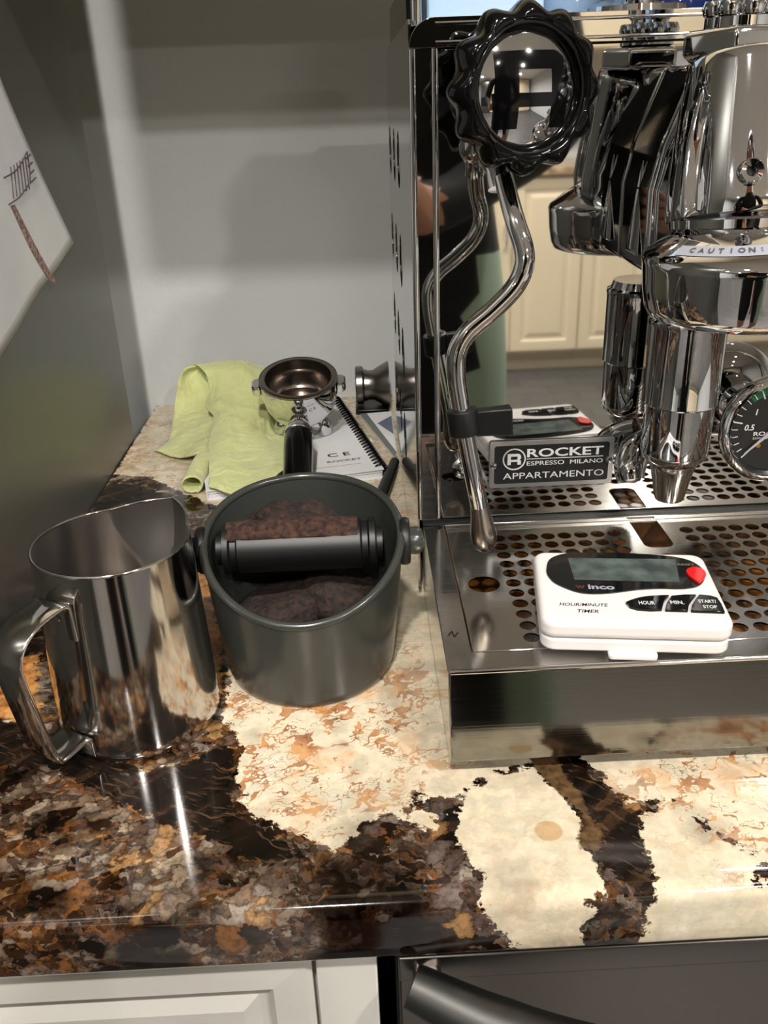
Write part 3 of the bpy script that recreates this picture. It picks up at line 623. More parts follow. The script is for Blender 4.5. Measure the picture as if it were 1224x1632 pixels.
# brew group
GX, GY = 167.0, 402.0
def flute(r, h, a):
    # vertical flutes with pointed tops
    k = abs(((a / (2 * math.pi) * 9 + 0.2) % 1.0) - 0.5) * 2        # 0 at flute centre
    wd = 0.62 * sm(62 - h, 2, 36); t = max(0.0, 1 - k / max(wd, 1e-3)); back = 1.0 if abs(((math.degrees(a)) % 360) - 270) > 38 else 0.0
    return r - 4.2 * min(1, t * 1.6) * back * (1 if 2 < h < 61 else 0)
b = MB(); prof = [(0, 0), (27, 0), (30.2, 1.5), (30.8, 4)] + [(30.8 - 8.2 * ((h - 4) / 60) ** 1.5, h) for h in range(7, 65, 3)] + [(21.5, 65.5), (19, 66.5), (0, 66.5)]
b.lathe(prof, (GX, 395.0, 236.5), (0, 0.24, 1), n=216, up=(1, 0, 0), fn=flute)
bg = obj('brew_group', b, M['chrome'], em, ang=50, label='tall chrome bell of the brew group with side flutes')
obj('hex_nut', MB().lathe([(22, 0), (24.5, 1.2), (24.5, 9.5), (22, 11), (10, 11), (0, 11)], (GX, 420, 300.6), (0, 0.05, 1), n=6, up=(math.cos(0.12), math.sin(0.12), 0)), M['chrome'], bg, bevel=1.2, seg=3, ang=20)
obj('top_cap', MB().lathe([(12, 0), (14.5, 1), (14.5, 5), (12, 7), (10, 8), (10, 13), (12, 15), (12, 21), (10, 23), (0, 23.5)], (GX, 420, 311.2), n=40), M['chrome'], bg)
b = MB()
for i in range(8):
    a = i * math.pi / 4; b.lathe([(0, 0), (4.3, 0.4), (5.2, 3), (4.3, 6), (0, 6.5)], (GX + 11.5 * math.cos(a), 420 + 11.5 * math.sin(a), 316.5), n=14)
obj('cap_lobes', b, M['chrome'], bg)
bl = Vector((159.0, 371.5, 258.5)); bn = Vector((-0.16, -1, 0.28)).normalized()
obj('bolt', MB().lathe([(0, 1.0), (2.4, 1.0), (2.4, 4.4), (4.3, 4.6), (5.0, 3.6), (5.2, -3), (0, -3)], bl, bn, n=30), M['chrome'], bg)
obj('bolt_socket', MB().lathe([(0, 0), (2.45, 0), (2.45, 0.2), (0, 0.2)], bl + bn * 1.1, bn, n=6), M['black'], bg)
obj('neck_ring', MB().lathe([(20, -12), (26.5, -12), (27.5, -8), (27.8, -3), (29.5, -2), (29.8, 1.5), (24, 4)], (GX, 394, 236.5), (0, 0.12, 1), n=64), M['chrome'], bg)
# locking collar with its warning sticker
CY = 384.0
b = MB().lathe([(0, 40), (20, 39.5), (27, 38), (39, 29.5), (41.8, 27.5), (42.8, 25.2), (42.4, 23), (41.6, 13), (40.2, 5), (38.5, 1), (36, 0), (20, 0), (0, 2)], (GX, CY, 198.0), n=96)
cl = obj('locking_collar', b, M['chrome'], em, ang=50)
def colz(r): return 198.0 + 38.0 - 8.5 * (r - 27) / 12.0
def stk(u, v):                       # a strip that starts low at the left and climbs toward the bell on the right
    a = math.radians(202 + 84 * u); r = 36.6 - 4.2 * u + 4.6 * (v - 0.5); return (GX + r * math.cos(a), CY + r * math.sin(a), colz(r))
obj('warning_sticker', MB().grid(lambda u, v: tuple(Vector(stk(u, v)) + Vector((0, 0, 0.3))), 40, 2), mat('sticker_grey', (0.62, 0.63, 0.67), 0.35), cl, label='grey warning strip across the collar')
word = 'CAUTION: HOT'
for i, ch in enumerate(word):
    if ch == ' ': continue
    u = 0.13 + i * 0.075; p0, p1, q1 = Vector(stk(u, 0.5)), Vector(stk(u + 0.02, 0.5)), Vector(stk(u, 0.1))
    text('lettering', ch, M['grey_print'], cl, p0 + Vector((0, -0.2, 0.6)), p1 - p0, q1 - p0, 2.6 if ch != ':' else 1.9, None, ext=0.1, bold=0.02)
# drain cylinder below, neck to the machine
DX, DY = 168.5, 443.0
b = MB().lathe([(0, 90), (16, 90), (17.5, 86), (19.6, 85), (19.8, 83), (19.4, 82), (19.2, 42.5), (19.4, 41.5), (18.2, 40.5), (18.0, 14), (17.4, 11), (14, 7.5), (11.8, 6), (0, 6)], (DX, DY, 98), n=72)
dc = obj('drain_cylinder', b, M['chrome'], em, ang=40)
obj('drain_cone', MB().lathe([(0, 8), (12.2, 8), (12.6, 5), (12.0, 2), (11.2, 0), (8.3, -14.5), (7.6, -16.5), (6.2, -16.5), (5.6, -12), (0, -12)], (DX, DY, 99), n=48), M['tray'], dc)
obj('drain_elbow', MB().tube([(DX - 4, 476, 104), (DX - 13, 470, 99), (DX - 17, 463, 93), (DX - 17, 459, 87)], [9, 9.5, 9, 7.5], n=24, sub=5), M['chrome'], dc)
b = MB(); pr_ = [(-25, 207), (-26, 246), (-22, 266), (-9, 300), (9, 300), (22, 266), (26, 246), (25, 207)]; q_ = [(-22, 214), (-23, 246), (-19, 264), (-7, 294), (7, 294), (19, 264), (23, 246), (22, 214)]
b.hexa([(GX + x, Yf - 1, z) for x, z in pr_], [(GX + x, 440, z) for x, z in pr_]); b.hexa([(GX + x, 440.2, z) for x, z in q_], [(GX + x, 408, z - 1) for x, z in q_])
gn_ = obj('group_neck', b, M['chrome'], em, bevel=3, seg=4, ang=50)
for s_ in (-1, 1):
    b = MB(); b.hexa([(GX + s_ * 26.1, 470, 214), (GX + s_ * 26.1, 448, 214), (GX + s_ * 24.2, 458, 262)], [(GX + s_ * 27.6, 466, 216), (GX + s_ * 27.6, 452, 216), (GX + s_ * 25.4, 458.5, 256)]); obj('neck_rib', b, M['chrome'], gn_, bevel=0.8)

# pressure gauge
GC = Vector((225.0, 450.0, 119.0)); gn = Vector((-0.0, -1, 0.05)).normalized()
b = MB().lathe([(0, -36), (15, -36), (15, -12), (24, -10), (27.2, -6), (29.4, -3), (30.6, 0), (30.4, 3), (28.6, 5.5), (26.4, 6.2), (25.0, 4.6), (24.4, 1.5)], GC, gn, n=96, up=(1, 0, 0))
pg = obj('pressure_gauge', b, M['chrome'], em, ang=60, label='round chrome pressure gauge with black dial')
gU = Vector((1, 0, 0)); gV = (Vector((0, 0, 1)) - gn * gn.z).normalized()
def gp(a, c, h): return GC + gU * a + gV * c + gn * h
obj('dial', MB().lathe([(0, 0.6), (24.6, 0.6), (24.6, 0), (0, 0)], GC, gn, n=64), mat('dial_black', (0.10, 0.105, 0.11), 0.35), pg)
b = MB()
for i in range(-2, 23):
    a = math.radians(225 - i * 270 / 24.0 + 0); big = (i % 5 == 0)
    r0, r1 = (18.2 if big else 20.0), 23.0; wv = 0.34 if big else 0.2; ca, sa = math.cos(a), math.sin(a)
    if -1 < i: b.hexa([gp(r0 * ca - wv * sa, r0 * sa + wv * ca, .7), gp(r1 * ca - wv * sa, r1 * sa + wv * ca, .7), gp(r1 * ca + wv * sa, r1 * sa - wv * ca, .7), gp(r0 * ca + wv * sa, r0 * sa - wv * ca, .7)], [gp(r0 * ca - wv * sa, r0 * sa + wv * ca, .9), gp(r1 * ca - wv * sa, r1 * sa + wv * ca, .9), gp(r1 * ca + wv * sa, r1 * sa - wv * ca, .9), gp(r0 * ca + wv * sa, r0 * sa - wv * ca, .9)])
obj('dial_ticks', b, M['white_print'], pg, smooth=False)
obj('green_band', MB().grid(lambda u, v: tuple(gp((19.6 + 4.6 * v) * math.cos(math.radians(130 - 62 * u)), (19.6 + 4.6 * v) * math.sin(math.radians(130 - 62 * u)), 0.66)), 24, 1), mat('gauge_green', (0.05, 0.35, 0.22), 0.4), pg)
text('lettering', '1', M['white_print'], pg, gp(-10.6, 9.6, 0.7), gU, gV, 3.4, bold=0.02, shear=0.15)
text('lettering', '0.5', M['white_print'], pg, gp(-13.6, 1.0, 0.7), gU, gV, 3.4, bold=0.02, shear=0.15)
text('lettering', 'bar', M['white_print'], pg, gp(0, 8.5, 0.7), gU, gV, 3.6, bold=0.02, shear=0.15)
text('lettering', 'ROCKET', M['white_print'], pg, gp(-1.5, -2.8, 0.7), gU, gV, 2.4, 19, bold=0.02)
text('lettering', 'ESPRESSO MILANO', M['white_print'], pg, gp(-1.5, -5.4, 0.7), gU, gV, 1.1, 19)
a = math.radians(222); ca, sa = math.cos(a), math.sin(a)
def nq(r, w_, h): return [gp(r[0] * ca - w_[0] * sa, r[0] * sa + w_[0] * ca, h), gp(r[1] * ca - w_[1] * sa, r[1] * sa + w_[1] * ca, h), gp(r[1] * ca + w_[1] * sa, r[1] * sa - w_[1] * ca, h), gp(r[0] * ca + w_[0] * sa, r[0] * sa - w_[0] * ca, h)]
b = MB().hexa(nq((-6, 20.5), (1.3, 0.35), 1.8), nq((-6, 20.5), (1.3, 0.35), 2.3)); b.lathe([(0, 2.9), (2.6, 2.7), (2.6, 0.8), (0, 0.8)], GC, gn, n=24)
obj('needle', b, mat('needle_grey', (0.72, 0.70, 0.72), 0.4), pg)
obj('dial_pin', MB().lathe([(0, 1.6), (1.2, 1.5), (1.2, .6)], gp(-7.6, -9.6, 0), gn, n=16), mat('brass', (0.75, 0.55, 0.25), 0.3, 1.0), pg)

# ------------------------------------------------------------------ things on the cup shelf
zs = ZT - 2.5
bx = obj('box', MB().box(44, 108, 545, 600, zs, zs + 88), speckled(mat('light_blue_card', (0.60, 0.71, 0.83), 0.45), 8, (0.58, 0.70, 0.82), (0.66, 0.76, 0.86)), bevel=1.5)
tag(bx, 'light blue box standing on top of the espresso machine behind the steam knob', 'box')
navy = mat('navy_glaze', (0.06, 0.13, 0.33), 0.12, 0.0, Coat_Weight=0.6)
def cup(x, y, r, h, lab, mm):
    t = thing('cup', lab, 'cup', (x, y, zs), 'cups on the machine')
    obj('bowl', MB().lathe([(0, 0), (r * 0.62, 0), (r * 0.66, 2), (r * 0.86, h * 0.35), (r, h), (r - 2.2, h), (r * 0.82, h * 0.38), (r * 0.55, 5), (0, 5)], (x, y, zs), n=48), mm, t)
    obj('handle', MB().tube([(x + r * 0.9, y - 2, zs + h * 0.8), (x + r + 14, y - 4, zs + h * 0.75), (x + r + 13, y - 4, zs + h * 0.4), (x + r * 0.82, y - 2, zs + h * 0.28)], 3.6, n=12), mm, t)
cup(131, 590, 26, 62, 'light blue cup on the machine beside the blue box', mat('light_blue_glaze', (0.55, 0.66, 0.78), 0.12, 0.0, Coat_Weight=0.6))
cup(205, 620, 34, 62, 'navy blue cup on the machine behind the brew group nut', navy)
tm = thing('tamper', 'polished steel coffee tamper with a rounded grip on top of the machine', 'tamper', (158, 545, zs))
obj('grip', MB().lathe([(6, 14), (9, 20), (15, 34), (16.5, 44), (14, 54), (8, 60), (0, 61)], (158, 545, zs), n=40), M['chrome'], tm)
obj('piston', MB().lathe([(0, 0), (26.5, 0), (28, 1.5), (27, 8), (18, 12), (7, 15), (0, 15)], (158, 545, zs), n=56), M['chrome'], tm)

# ================================================================== KITCHEN TIMER
TA = math.radians(-7.7); TU = Vector((math.cos(TA), math.sin(TA), 0)); TV = Vector((-math.sin(TA), math.cos(TA), 0)); TO = Vector((76.0, 337.0, 55.4))
def cm(c): return c if c < 24 else 24 + (c - 24) * 1.2
def tpt(a, c, h): return TO + TU * a + TV * c + Vector((0, 0, h))
ti = thing('kitchen_timer', 'white digital kitchen timer lying on the perforated drip tray', 'timer', tuple(tpt(43, 31, 0)))
def tbody(h0, h1, ins, tab=True):
    o_ = rrect(0 + ins, 86 - ins, 0 + ins, 69 - ins, 7.0, 6)
    return [tuple(tpt(a, c, h0)) for a, c in o_], [tuple(tpt(a, c, h1)) for a, c in o_]
b = MB(); b.hexa(*tbody(2.0, 8.2, 0.6)); obj('lower_case', b, M['white_p'], ti, bevel=1.2, seg=3, ang=50)
b = MB(); b.hexa(*tbody(8.6, 18.0, 0.0)); obj('upper_case', b, M['white_p'], ti, bevel=3.0, seg=5, ang=60)
b = MB(); b.box(0, 0, 0, 0, 0, 0); b = MB(); o_ = rrect(31, 53, -3.0, 30, 2, 4); b.hexa([tuple(tpt(a, c, 0)) for a, c in o_], [tuple(tpt(a, c, 2.6)) for a, c in o_]); obj('stand_clip', b, M['white_p'], ti, bevel=0.7, label='fold-out clip under the front edge')
def tplate(name, loop, h, d, m_, par=ti, bev=0.0, **kw):
    b = MB().plate([loop] if not isinstance(loop[0], list) else loop, lambda a, c, q: tuple(tpt(a, cm(c), h + q)), d); return obj(name, b, m_, par, bevel=bev, ang=50, **kw)
def smooth_loop(P, n=6):
    k = len(P); out = []
    for i in range(k):
        p0, p1, p2, p3 = (Vector(P[(i + j) % k] + (0,)) for j in (-1, 0, 1, 2))
        for q in range(n):
            t = q / n; v = 0.5 * ((2 * p1) + (p2 - p0) * t + (2 * p0 - 5 * p1 + 4 * p2 - p3) * t * t + (3 * p1 - p0 - 3 * p2 + p3) * t ** 3); out.append((v.x, v.y))
    return out
BZ = smooth_loop([(5.6, 44), (8.5, 53.5), (18, 58.8), (32, 59.6), (50, 59.4), (66, 58.0), (77, 54.5), (82, 47.5), (81.5, 39.5), (77, 33.0), (69, 30.2), (58, 30.0), (47, 28.6), (32, 25.2), (20, 25.4), (10, 31.5), (6.2, 37.5)])
bz = tplate('display_window', BZ, 17.9, 0.7, mat('display_black', (0.045, 0.05, 0.055), 0.12, 0, Coat_Weight=0.6), bev=0.25)
tplate('display', [(18.5, 35.5), (68.5, 35.0), (71.0, 54.5), (17.2, 54.0)], 18.62, 0.12, speckled(mat('lcd_grey', (0.30, 0.34, 0.33), 0.2), 90, (0.22, 0.25, 0.25), (0.36, 0.41, 0.39)), bz)
M['red'] = mat('red_button', (0.83, 0.06, 0.08), 0.25)
tplate('reset_button', smooth_loop([(74.0, 44.5), (78.5, 46.8), (82.0, 44.5), (82.2, 40.5), (79.8, 36.6), (77.2, 34.0), (75.2, 36.6), (73.4, 40.6)], 4), 18.5, 1.3, M['red'], ti, bev=0.5, label='red reset button')
tplate('button', smooth_loop([(40.5, 16.2), (46, 20.6), (53, 22.8), (60.6, 23.3)], 5)[:16] + [(57.5, 18.0), (55.3, 11.0), (50, 10.4), (44.5, 11.0), (41.2, 12.8)], 17.9, 1.5, M['black_plastic'], bev=0.45, label='black hour button')
tplate('button', [(61.8, 23.4), (68, 24.6), (73.6, 24.8), (70.8, 20.5), (68.2, 15.5), (66.8, 10.4), (56.6, 10.5), (58.6, 17)], 17.9, 1.5, M['black_plastic'], bev=0.45, label='black minute button')
tplate('button', [(74.8, 24.9), (80, 24.2), (82.6, 22.6), (83.2, 17), (83.0, 9.8), (68.0, 10.2), (69.6, 15.5), (72.2, 20.6)], 17.9, 1.5, M['black_plastic'], bev=0.45, label='black start and stop button')
def ttext(s, a, c, h, w_=None, m_=M['black_print'], z=18.05, bold=0.012, shear=0.0, par=ti): text('lettering', s, m_, par, tpt(a, cm(c), z), TU, TV, h, w_, ext=0.05, bold=bold, shear=shear)
ttext('HOUR/MINUTE', 20.6, 15.3, 2.8, 22.5, shear=0.25); ttext('TIMER', 22.0, 9.6, 2.8, 9.6, shear=0.25)
ttext('HOUR', 49.3, 15.9, 3.1, 7.2, M['white_print'], 19.45); ttext('MIN.', 63.2, 16.8, 3.1, 6.2, M['white_print'], 19.45)
ttext('START/', 77.0, 18.4, 2.8, 8.0, M['white_print'], 19.45); ttext('STOP', 77.2, 13.6, 2.8, 6.2, M['white_print'], 19.45)
ttext('RESET', 75.0, 50.0, 1.9, 8.0, mat('gold_print', (0.5, 0.45, 0.35), 0.5), 18.65, par=bz)
ttext('w', 20.6, 29.5, 3.2, 4.6, mat('dull_red_print', (0.35, 0.13, 0.13), 0.5), 18.65, bold=0.03, par=bz); ttext('inco', 30.5, 29.8, 4.4, 12.5, mat('silver_print', (0.62, 0.62, 0.68), 0.4), 18.65, bold=0.035, par=bz)

# ================================================================== KNOCK BOX
KX, KY = -36.0, 423.0
kb = thing('knock_box', 'round dark grey knock box with a scooped rim holding spent coffee', 'knock box', (KX, KY, 0))
def rimz(a):      # a measured from +x
    c = math.sin(a); return 74.5 + 18.5 * c - 2.5 * math.cos(2 * (a - math.pi / 2))
def rad(z): return 46.5 + 7.5 * min(max(z / 75.0, 0), 1.35) ** 0.9
def kwall(off):
    def f(u, v):
        a = 2 * math.pi * u; z = rimz(a) * v + (0.0 if off == 0 else 3.0 * (1 - v)); r = rad(z) - off
        if off == 0 and v < 0.08: r -= 2.5 * (1 - v / 0.08) ** 2
        return (KX + r * math.cos(a), KY + r * math.sin(a), max(z, 0))
    return f
b = MB(); b.grid(kwall(0), 120, 24); b.grid(kwall(3.0), 120, 24)
b.lathe([(0, 0.2), (44, 0.0)], (KX, KY, 0), n=120); b.lathe([(0, 3), (44.0, 3.0)], (KX, KY, 0), n=60)
b.grid(lambda u, v: (lambda a: (KX + (rad(rimz(a)) - 3.0 * v) * math.cos(a), KY + (rad(rimz(a)) - 3.0 * v) * math.sin(a), rimz(a)))(2 * math.pi * u), 120, 1)
o = obj('bucket', b, M['kb'], kb, ang=60)
b = MB().tube([((KX + (rad(rimz(a)) - 1.2) * math.cos(a)), (KY + (rad(rimz(a)) - 1.2) * math.sin(a)), rimz(a) + 0.8) for a in np.linspace(0, 2 * math.pi, 121)], 2.3, n=14, sub=1, caps=False)
obj('rim', b, M['kb'], kb, ang=80)
BZc = 70.0; BY = 430.0
bar = obj('knock_bar', MB().lathe([(0, 0), (9, 0), (9, 3), (14.2, 4), (14.2, 7), (12.2, 8), (12.2, 11), (13.8, 12), (13.8, 78), (12.2, 79), (12.2, 82), (14.2, 83), (14.2, 86), (9, 87), (9, 90), (0, 90)], (-83, BY, BZc), (1, 0, 0), n=48), M['rubber'], kb, label='black rubber knock bar')
for s, x in ((1, KX + 53.5), (-1, KX - 53.5)):
    obj('bar_washer', MB().lathe([(0, 0), (12.5, 0), (13.2, 1), (13.2, 4), (12.2, 5.5), (0, 5.5)], (x - s * 1.0, BY, BZc), (s, 0, 0), n=36), M['rubber'], kb)
    obj('axle_knob', MB().lathe([(0, 0), (7.6, 0), (7.8, 5.0), (6.4, 7.6), (3.0, 8.6), (0, 8.7)], (x + s * 3.6, BY, BZc), (s, 0, 0), n=32), M['kb'], kb)
def grounds(name, cx, cy, cz, rx, ry, rz, rot, lab, seed, flat=0.5):
    b = MB(); nu, nv = 40, 20
    def f(u, v):
        a = 2 * math.pi * u; p = math.pi * (v - 0.5)
        c, s_ = math.cos(p), math.sin(p); c = math.copysign(abs(c) ** 0.45, c); s_ = math.copysign(abs(s_) ** 0.7, s_)
        q = Vector((rx * c * math.cos(a), ry * c * math.sin(a), rz * s_))
        d = noise.fractal(q * 0.11 + Vector((seed, 0, 0)), 1.0, 2.2, 4) * 2.2; q = q * (1 + d / max(rx, 12)); q.z += d * 0.6
        q = Matrix.Rotation(rot[0], 3, 'X') @ Matrix.Rotation(rot[1], 3, 'Y') @ q
        return (cx + q.x, cy + q.y, cz + q.z)
    b.grid(f, nu, nv); o = obj(name, b, M['coffee'], ang=80); return tag(o, lab, 'coffee grounds', 'spent coffee in the knock box')
grounds('coffee_puck', -42, 453, 64, 27, 14, 21, (0.25, 0.1), 'crumbling brown coffee puck leaning behind the knock bar', 1)
grounds('coffee_puck', -30, 408, 12, 27, 26, 8, (0.12, 0.08), 'dark coffee puck lying in the bottom of the knock box toward the front', 5)
grounds('coffee_puck', -52, 436, 27, 26, 25, 11, (-0.15, -0.2), 'dark coffee puck under the knock bar at the left', 9)
grounds('coffee_puck', -16, 440, 30, 25, 24, 12, (-0.2, 0.25), 'dark coffee puck under the knock bar at the right', 13)
b = MB()
def crust(u, v):
    x = -78 + 72 * u; a = math.radians(38 + 98 * v); n_ = noise.fractal(Vector((x * 0.09, v * 3, 2)), 1.0, 2.1, 4)
    edge = math.sin(math.pi * u) ** 0.35 * math.sin(math.pi * v) ** 0.4; r = 13.4 + edge * (2.0 + 2.6 * n_)
    return (x + 0, BY + r * math.cos(a), BZc + r * math.sin(a))
b.grid(crust, 90, 24); tag(obj('coffee_crust', b, speckled(mat('reddish_grounds', (0.3, 0.17, 0.1), 0.9), 300, (0.09, 0.055, 0.04), (0.29, 0.18, 0.13), bump=1.0), ang=80, solid=0.6), 'reddish brown layer of coffee caked along the top of the knock bar', 'coffee grounds', kind='stuff')

# ================================================================== MILK PITCHER
PX, PY, PH = -124.5, 382.0, 102.0
pi_ = thing('milk_pitcher', 'polished stainless steel milk pitcher with a flat strap handle, left of the knock box', 'pitcher', (PX, PY, 0))
SA = math.radians(64)
def prad(z): return 41.5 - 4.0 * (z / PH) - (2.2 * (1 - z / 4.0) ** 2 if z < 4 else 0)
def pw(off):
    def f(u, v):
        a = 2 * math.pi * u; z = PH * v if v > 0.06 else PH * v
        d = (a - SA + math.pi) % (2 * math.pi) - math.pi; k = sm(z, 46, 102)
        wd = math.radians(16 + 24 * k); t = max(0.0, 1 - abs(d) / wd); bump = 12.5 * k * (t ** 1.2)
        r = prad(z) - off + bump
        zz = z + (1.5 if v > 0.99 else 0) * t
        return (PX + r * math.cos(a), PY + r * math.sin(a), zz)
    return f
b = MB(); b.mi = 0; b.grid(pw(0), 180, 40); b.lathe([(0, 1.2), (39.3, 0.0)], (PX, PY, 0), n=180)
b.grid(lambda u, v: tuple(Vector(pw(0)(u, 1.0)).lerp(Vector(pw(1.0)(u, 1.0)), v)), 180, 1)
b.mi = 1; b.grid(lambda u, v: pw(1.0)(u, 0.02 + 0.98 * v), 180, 40); b.lathe([(0, 2.0), (38.6, 2.0)], (PX, PY, 0), n=180)
obj('jug_body', b, [M['pitcher'], M['pitcher_in']], pi_, ang=40)
obj('rim', MB().tube([Vector(pw(0.5)(u, 1.0)) for u in np.linspace(0, 1, 181)], 0.75, n=8, sub=1, caps=False), M['pitcher'], pi_, ang=80)
HA = math.radians(240); hd_ = Vector((math.cos(HA), math.sin(HA), 0)); hn = Vector((-hd_.y, hd_.x, 0)); ctr = Vector((PX, PY, 0))
def hp(r, z): return ctr + hd_ * r + Vector((0, 0, z))
hpts = [hp(38.2, 70), hp(38.6, 86), hp(40, 88.5), hp(43, 89.5), hp(56, 88), hp(65, 83), hp(69, 76), hp(69.5, 69), hp(66.5, 46), hp(63, 24), hp(61.5, 18.5), hp(59, 16), hp(47, 16.5), hp(42.6, 16), hp(42.1, 13.5), hp(41.6, 6)]
obj('handle', MB().tube(hpts, 1, sub=4, flat=(19, 1.7, hn)), M['pitcher'], pi_, ang=50, label='flat steel strap handle')
for z, r in ((80, 38.6), (9.0, 41.6)): obj('weld_spot', MB().lathe([(0, 1.0), (1.6, 0.6), (2.0, 0)], ctr + hd_ * (r + 0.9) + Vector((0, 0, z)), hd_, n=14), M['pitcher'], pi_)

# ================================================================== MANUAL, PORTAFILTER, CLOTH
mu = Vector((-0.978, -0.207, 0)); mv = Vector((-0.207, 0.978, 0)); MO = Vector((15.0, 684.0, 0))
def mp_(a, c, h): return MO + mu * a + mv * c + Vector((0, 0, h))
mn = thing('manual', 'white spiral-bound manual lying half under the yellow-green cloth and the portafilter', 'booklet', tuple(mp_(72, 104, 0)))
def slab(a0, a1, c0, c1, h0, h1): L = [(a0, c0), (a1, c0), (a1, c1), (a0, c1)]; return [tuple(mp_(a, c, h0)) for a, c in L], [tuple(mp_(a, c, h1)) for a, c in L]
obj('back_cover', MB().hexa(*slab(0, 148, 0, 208, 0.1, 0.9)), M['paper'], mn)
b = MB()
for i in range(9): e = 0.5 * (i % 2) + 0.3 * (i % 3); b.hexa(*slab(1 + e, 147 - e, 1 + e, 207, 1.0 + i * 0.75, 1.6 + i * 0.75))
obj('pages', b, M['paper'], mn, smooth=False)
obj('cover', MB().hexa(*slab(0, 148, 0, 208, 8.0, 8.6)), M['paper'], mn)
b = MB()
for i in range(30):
    c = 6 + i * 6.8; pts = []
    for k in range(13): t = math.radians(-130 + 290 * k / 12); pts.append(mp_(-0.5 - 5.2 * math.cos(t) * 1.0 + 2.0, c + k * 0.12, 5.0 + 5.6 * math.sin(t)))
    b.tube(pts, 0.95, n=6, sub=1)
o = obj('spiral_binding', b, M['black_plastic'], mn, label='black spiral binding'); o['kind'] = 'stuff'
b = MB().tube([mp_(-2.6, 2, 6.5), mp_(-2.6, 206, 6.5)], 2.6, n=10, sub=1); obj('spine_rod', b, M['black_plastic'], mn)
tU = -mu; tV = mv
text('lettering', 'C E', M['black_print'], mn, mp_(30, 45, 8.62), tU, tV, 8.5, 20, ext=0.1, bold=0.02)
text('lettering', 'ROCKET', M['grey_print'], mn, mp_(28, 30, 8.62), tU, tV, 4.2, 30, ext=0.1, bold=0.02)
obj('printed_line', MB().hexa(*slab(16, 62, 18.6, 19.4, 8.62, 8.7)), mat('light_print', (0.6, 0.6, 0.6), 0.6), mn)

# portafilter
PB = Vector((-57.0, 762.0, 67.0)); tilt = math.radians(16.0)
pa = Vector((0.0, -math.sin(tilt), math.cos(tilt))); ph = Vector((0.02, -math.cos(tilt), -math.sin(tilt))).normalized()      # rim normal, handle direction
pf = thing('portafilter', 'chrome portafilter with black handle resting on the manual, basket facing up', 'portafilter', (PB.x, PB.y, 8.8))
b = MB().lathe([(31.0, 0.5), (33.0, 0.6), (34.4, -0.6), (34.6, -3), (34.6, -13), (33.6, -16), (32.0, -24), (27.5, -33), (20, -40), (13, -43), (8, -45), (0, -45)], PB, pa, n=80)
b.lathe([(31.0, 0.5), (30.6, -3), (30.4, -12)], PB, pa, n=80)
hdl = obj('body', b, M['chrome'], pf, ang=40)
obj('filter_basket', MB().lathe([(34.2, 1.2), (35.2, 1.4), (35.2, 0.8), (31.2, 1.9), (29.8, 1.5), (29.2, -1), (29.0, -6), (28.3, -7.5), (29.0, -9), (28.6, -12), (26.8, -22), (24, -24.5), (0, -25)], PB, pa, n=80), brushed('basket_steel', (0.62, 0.58, 0.55), 0.2, 2), pf, ang=40)
side_ = pa.cross(ph).normalized()
for s in (1, -1):
    c0 = PB + side_ * (s * 34.0) - pa * 7.0; b = MB()
    q = [c0 + side_ * (s * a_) + ph * c_ for a_, c_ in ((0, 9), (6, 8), (8, 5), (8, -5), (6, -8), (0, -9))]
    b.hexa([tuple(p - pa * 4.5) for p in q], [tuple(p + pa * 4.5) for p in q]); obj('locking_lug', b, M['chrome'], pf, bevel=1.4, seg=3)
hs = PB + ph * 32 - pa * 12
b = MB().lathe([(0, 0), (8, 0), (6.0, 5), (5.2, 10), (6.2, 14), (8.2, 17), (8.2, 19), (7.6, 20), (9.6, 26), (11.6, 31), (12.2, 33), (12.2, 38), (11.2, 39), (0, 39)], hs, ph, n=36); obj('handle_neck', b, M['chrome'], pf, ang=40)
b = MB().lathe([(0, 0), (11.6, 0), (12.0, 3), (12.2, 20), (11.8, 45), (12.2, 66), (11.5, 76), (8, 80), (0, 81)], hs + ph * 39, ph, n=36); obj('handle', b, M['black_plastic'], pf, ang=50)
sp0 = PB - pa * 44
b = MB()
for s in (1, -1):
    b.tube([sp0 + pa * 4, sp0 + Vector((s * 7, 2, -3)), sp0 + Vector((s * 15, 3, -5)), sp0 + Vector((s * 19, 2, -6)), Vector((sp0.x + s * 20, sp0.y + 2, 12.5 if s < 0 else 9.2))], [8, 8, 7.5, 7, 6.5], n=20, sub=5)
obj('spout', b, M['chrome'], pf, ang=60)

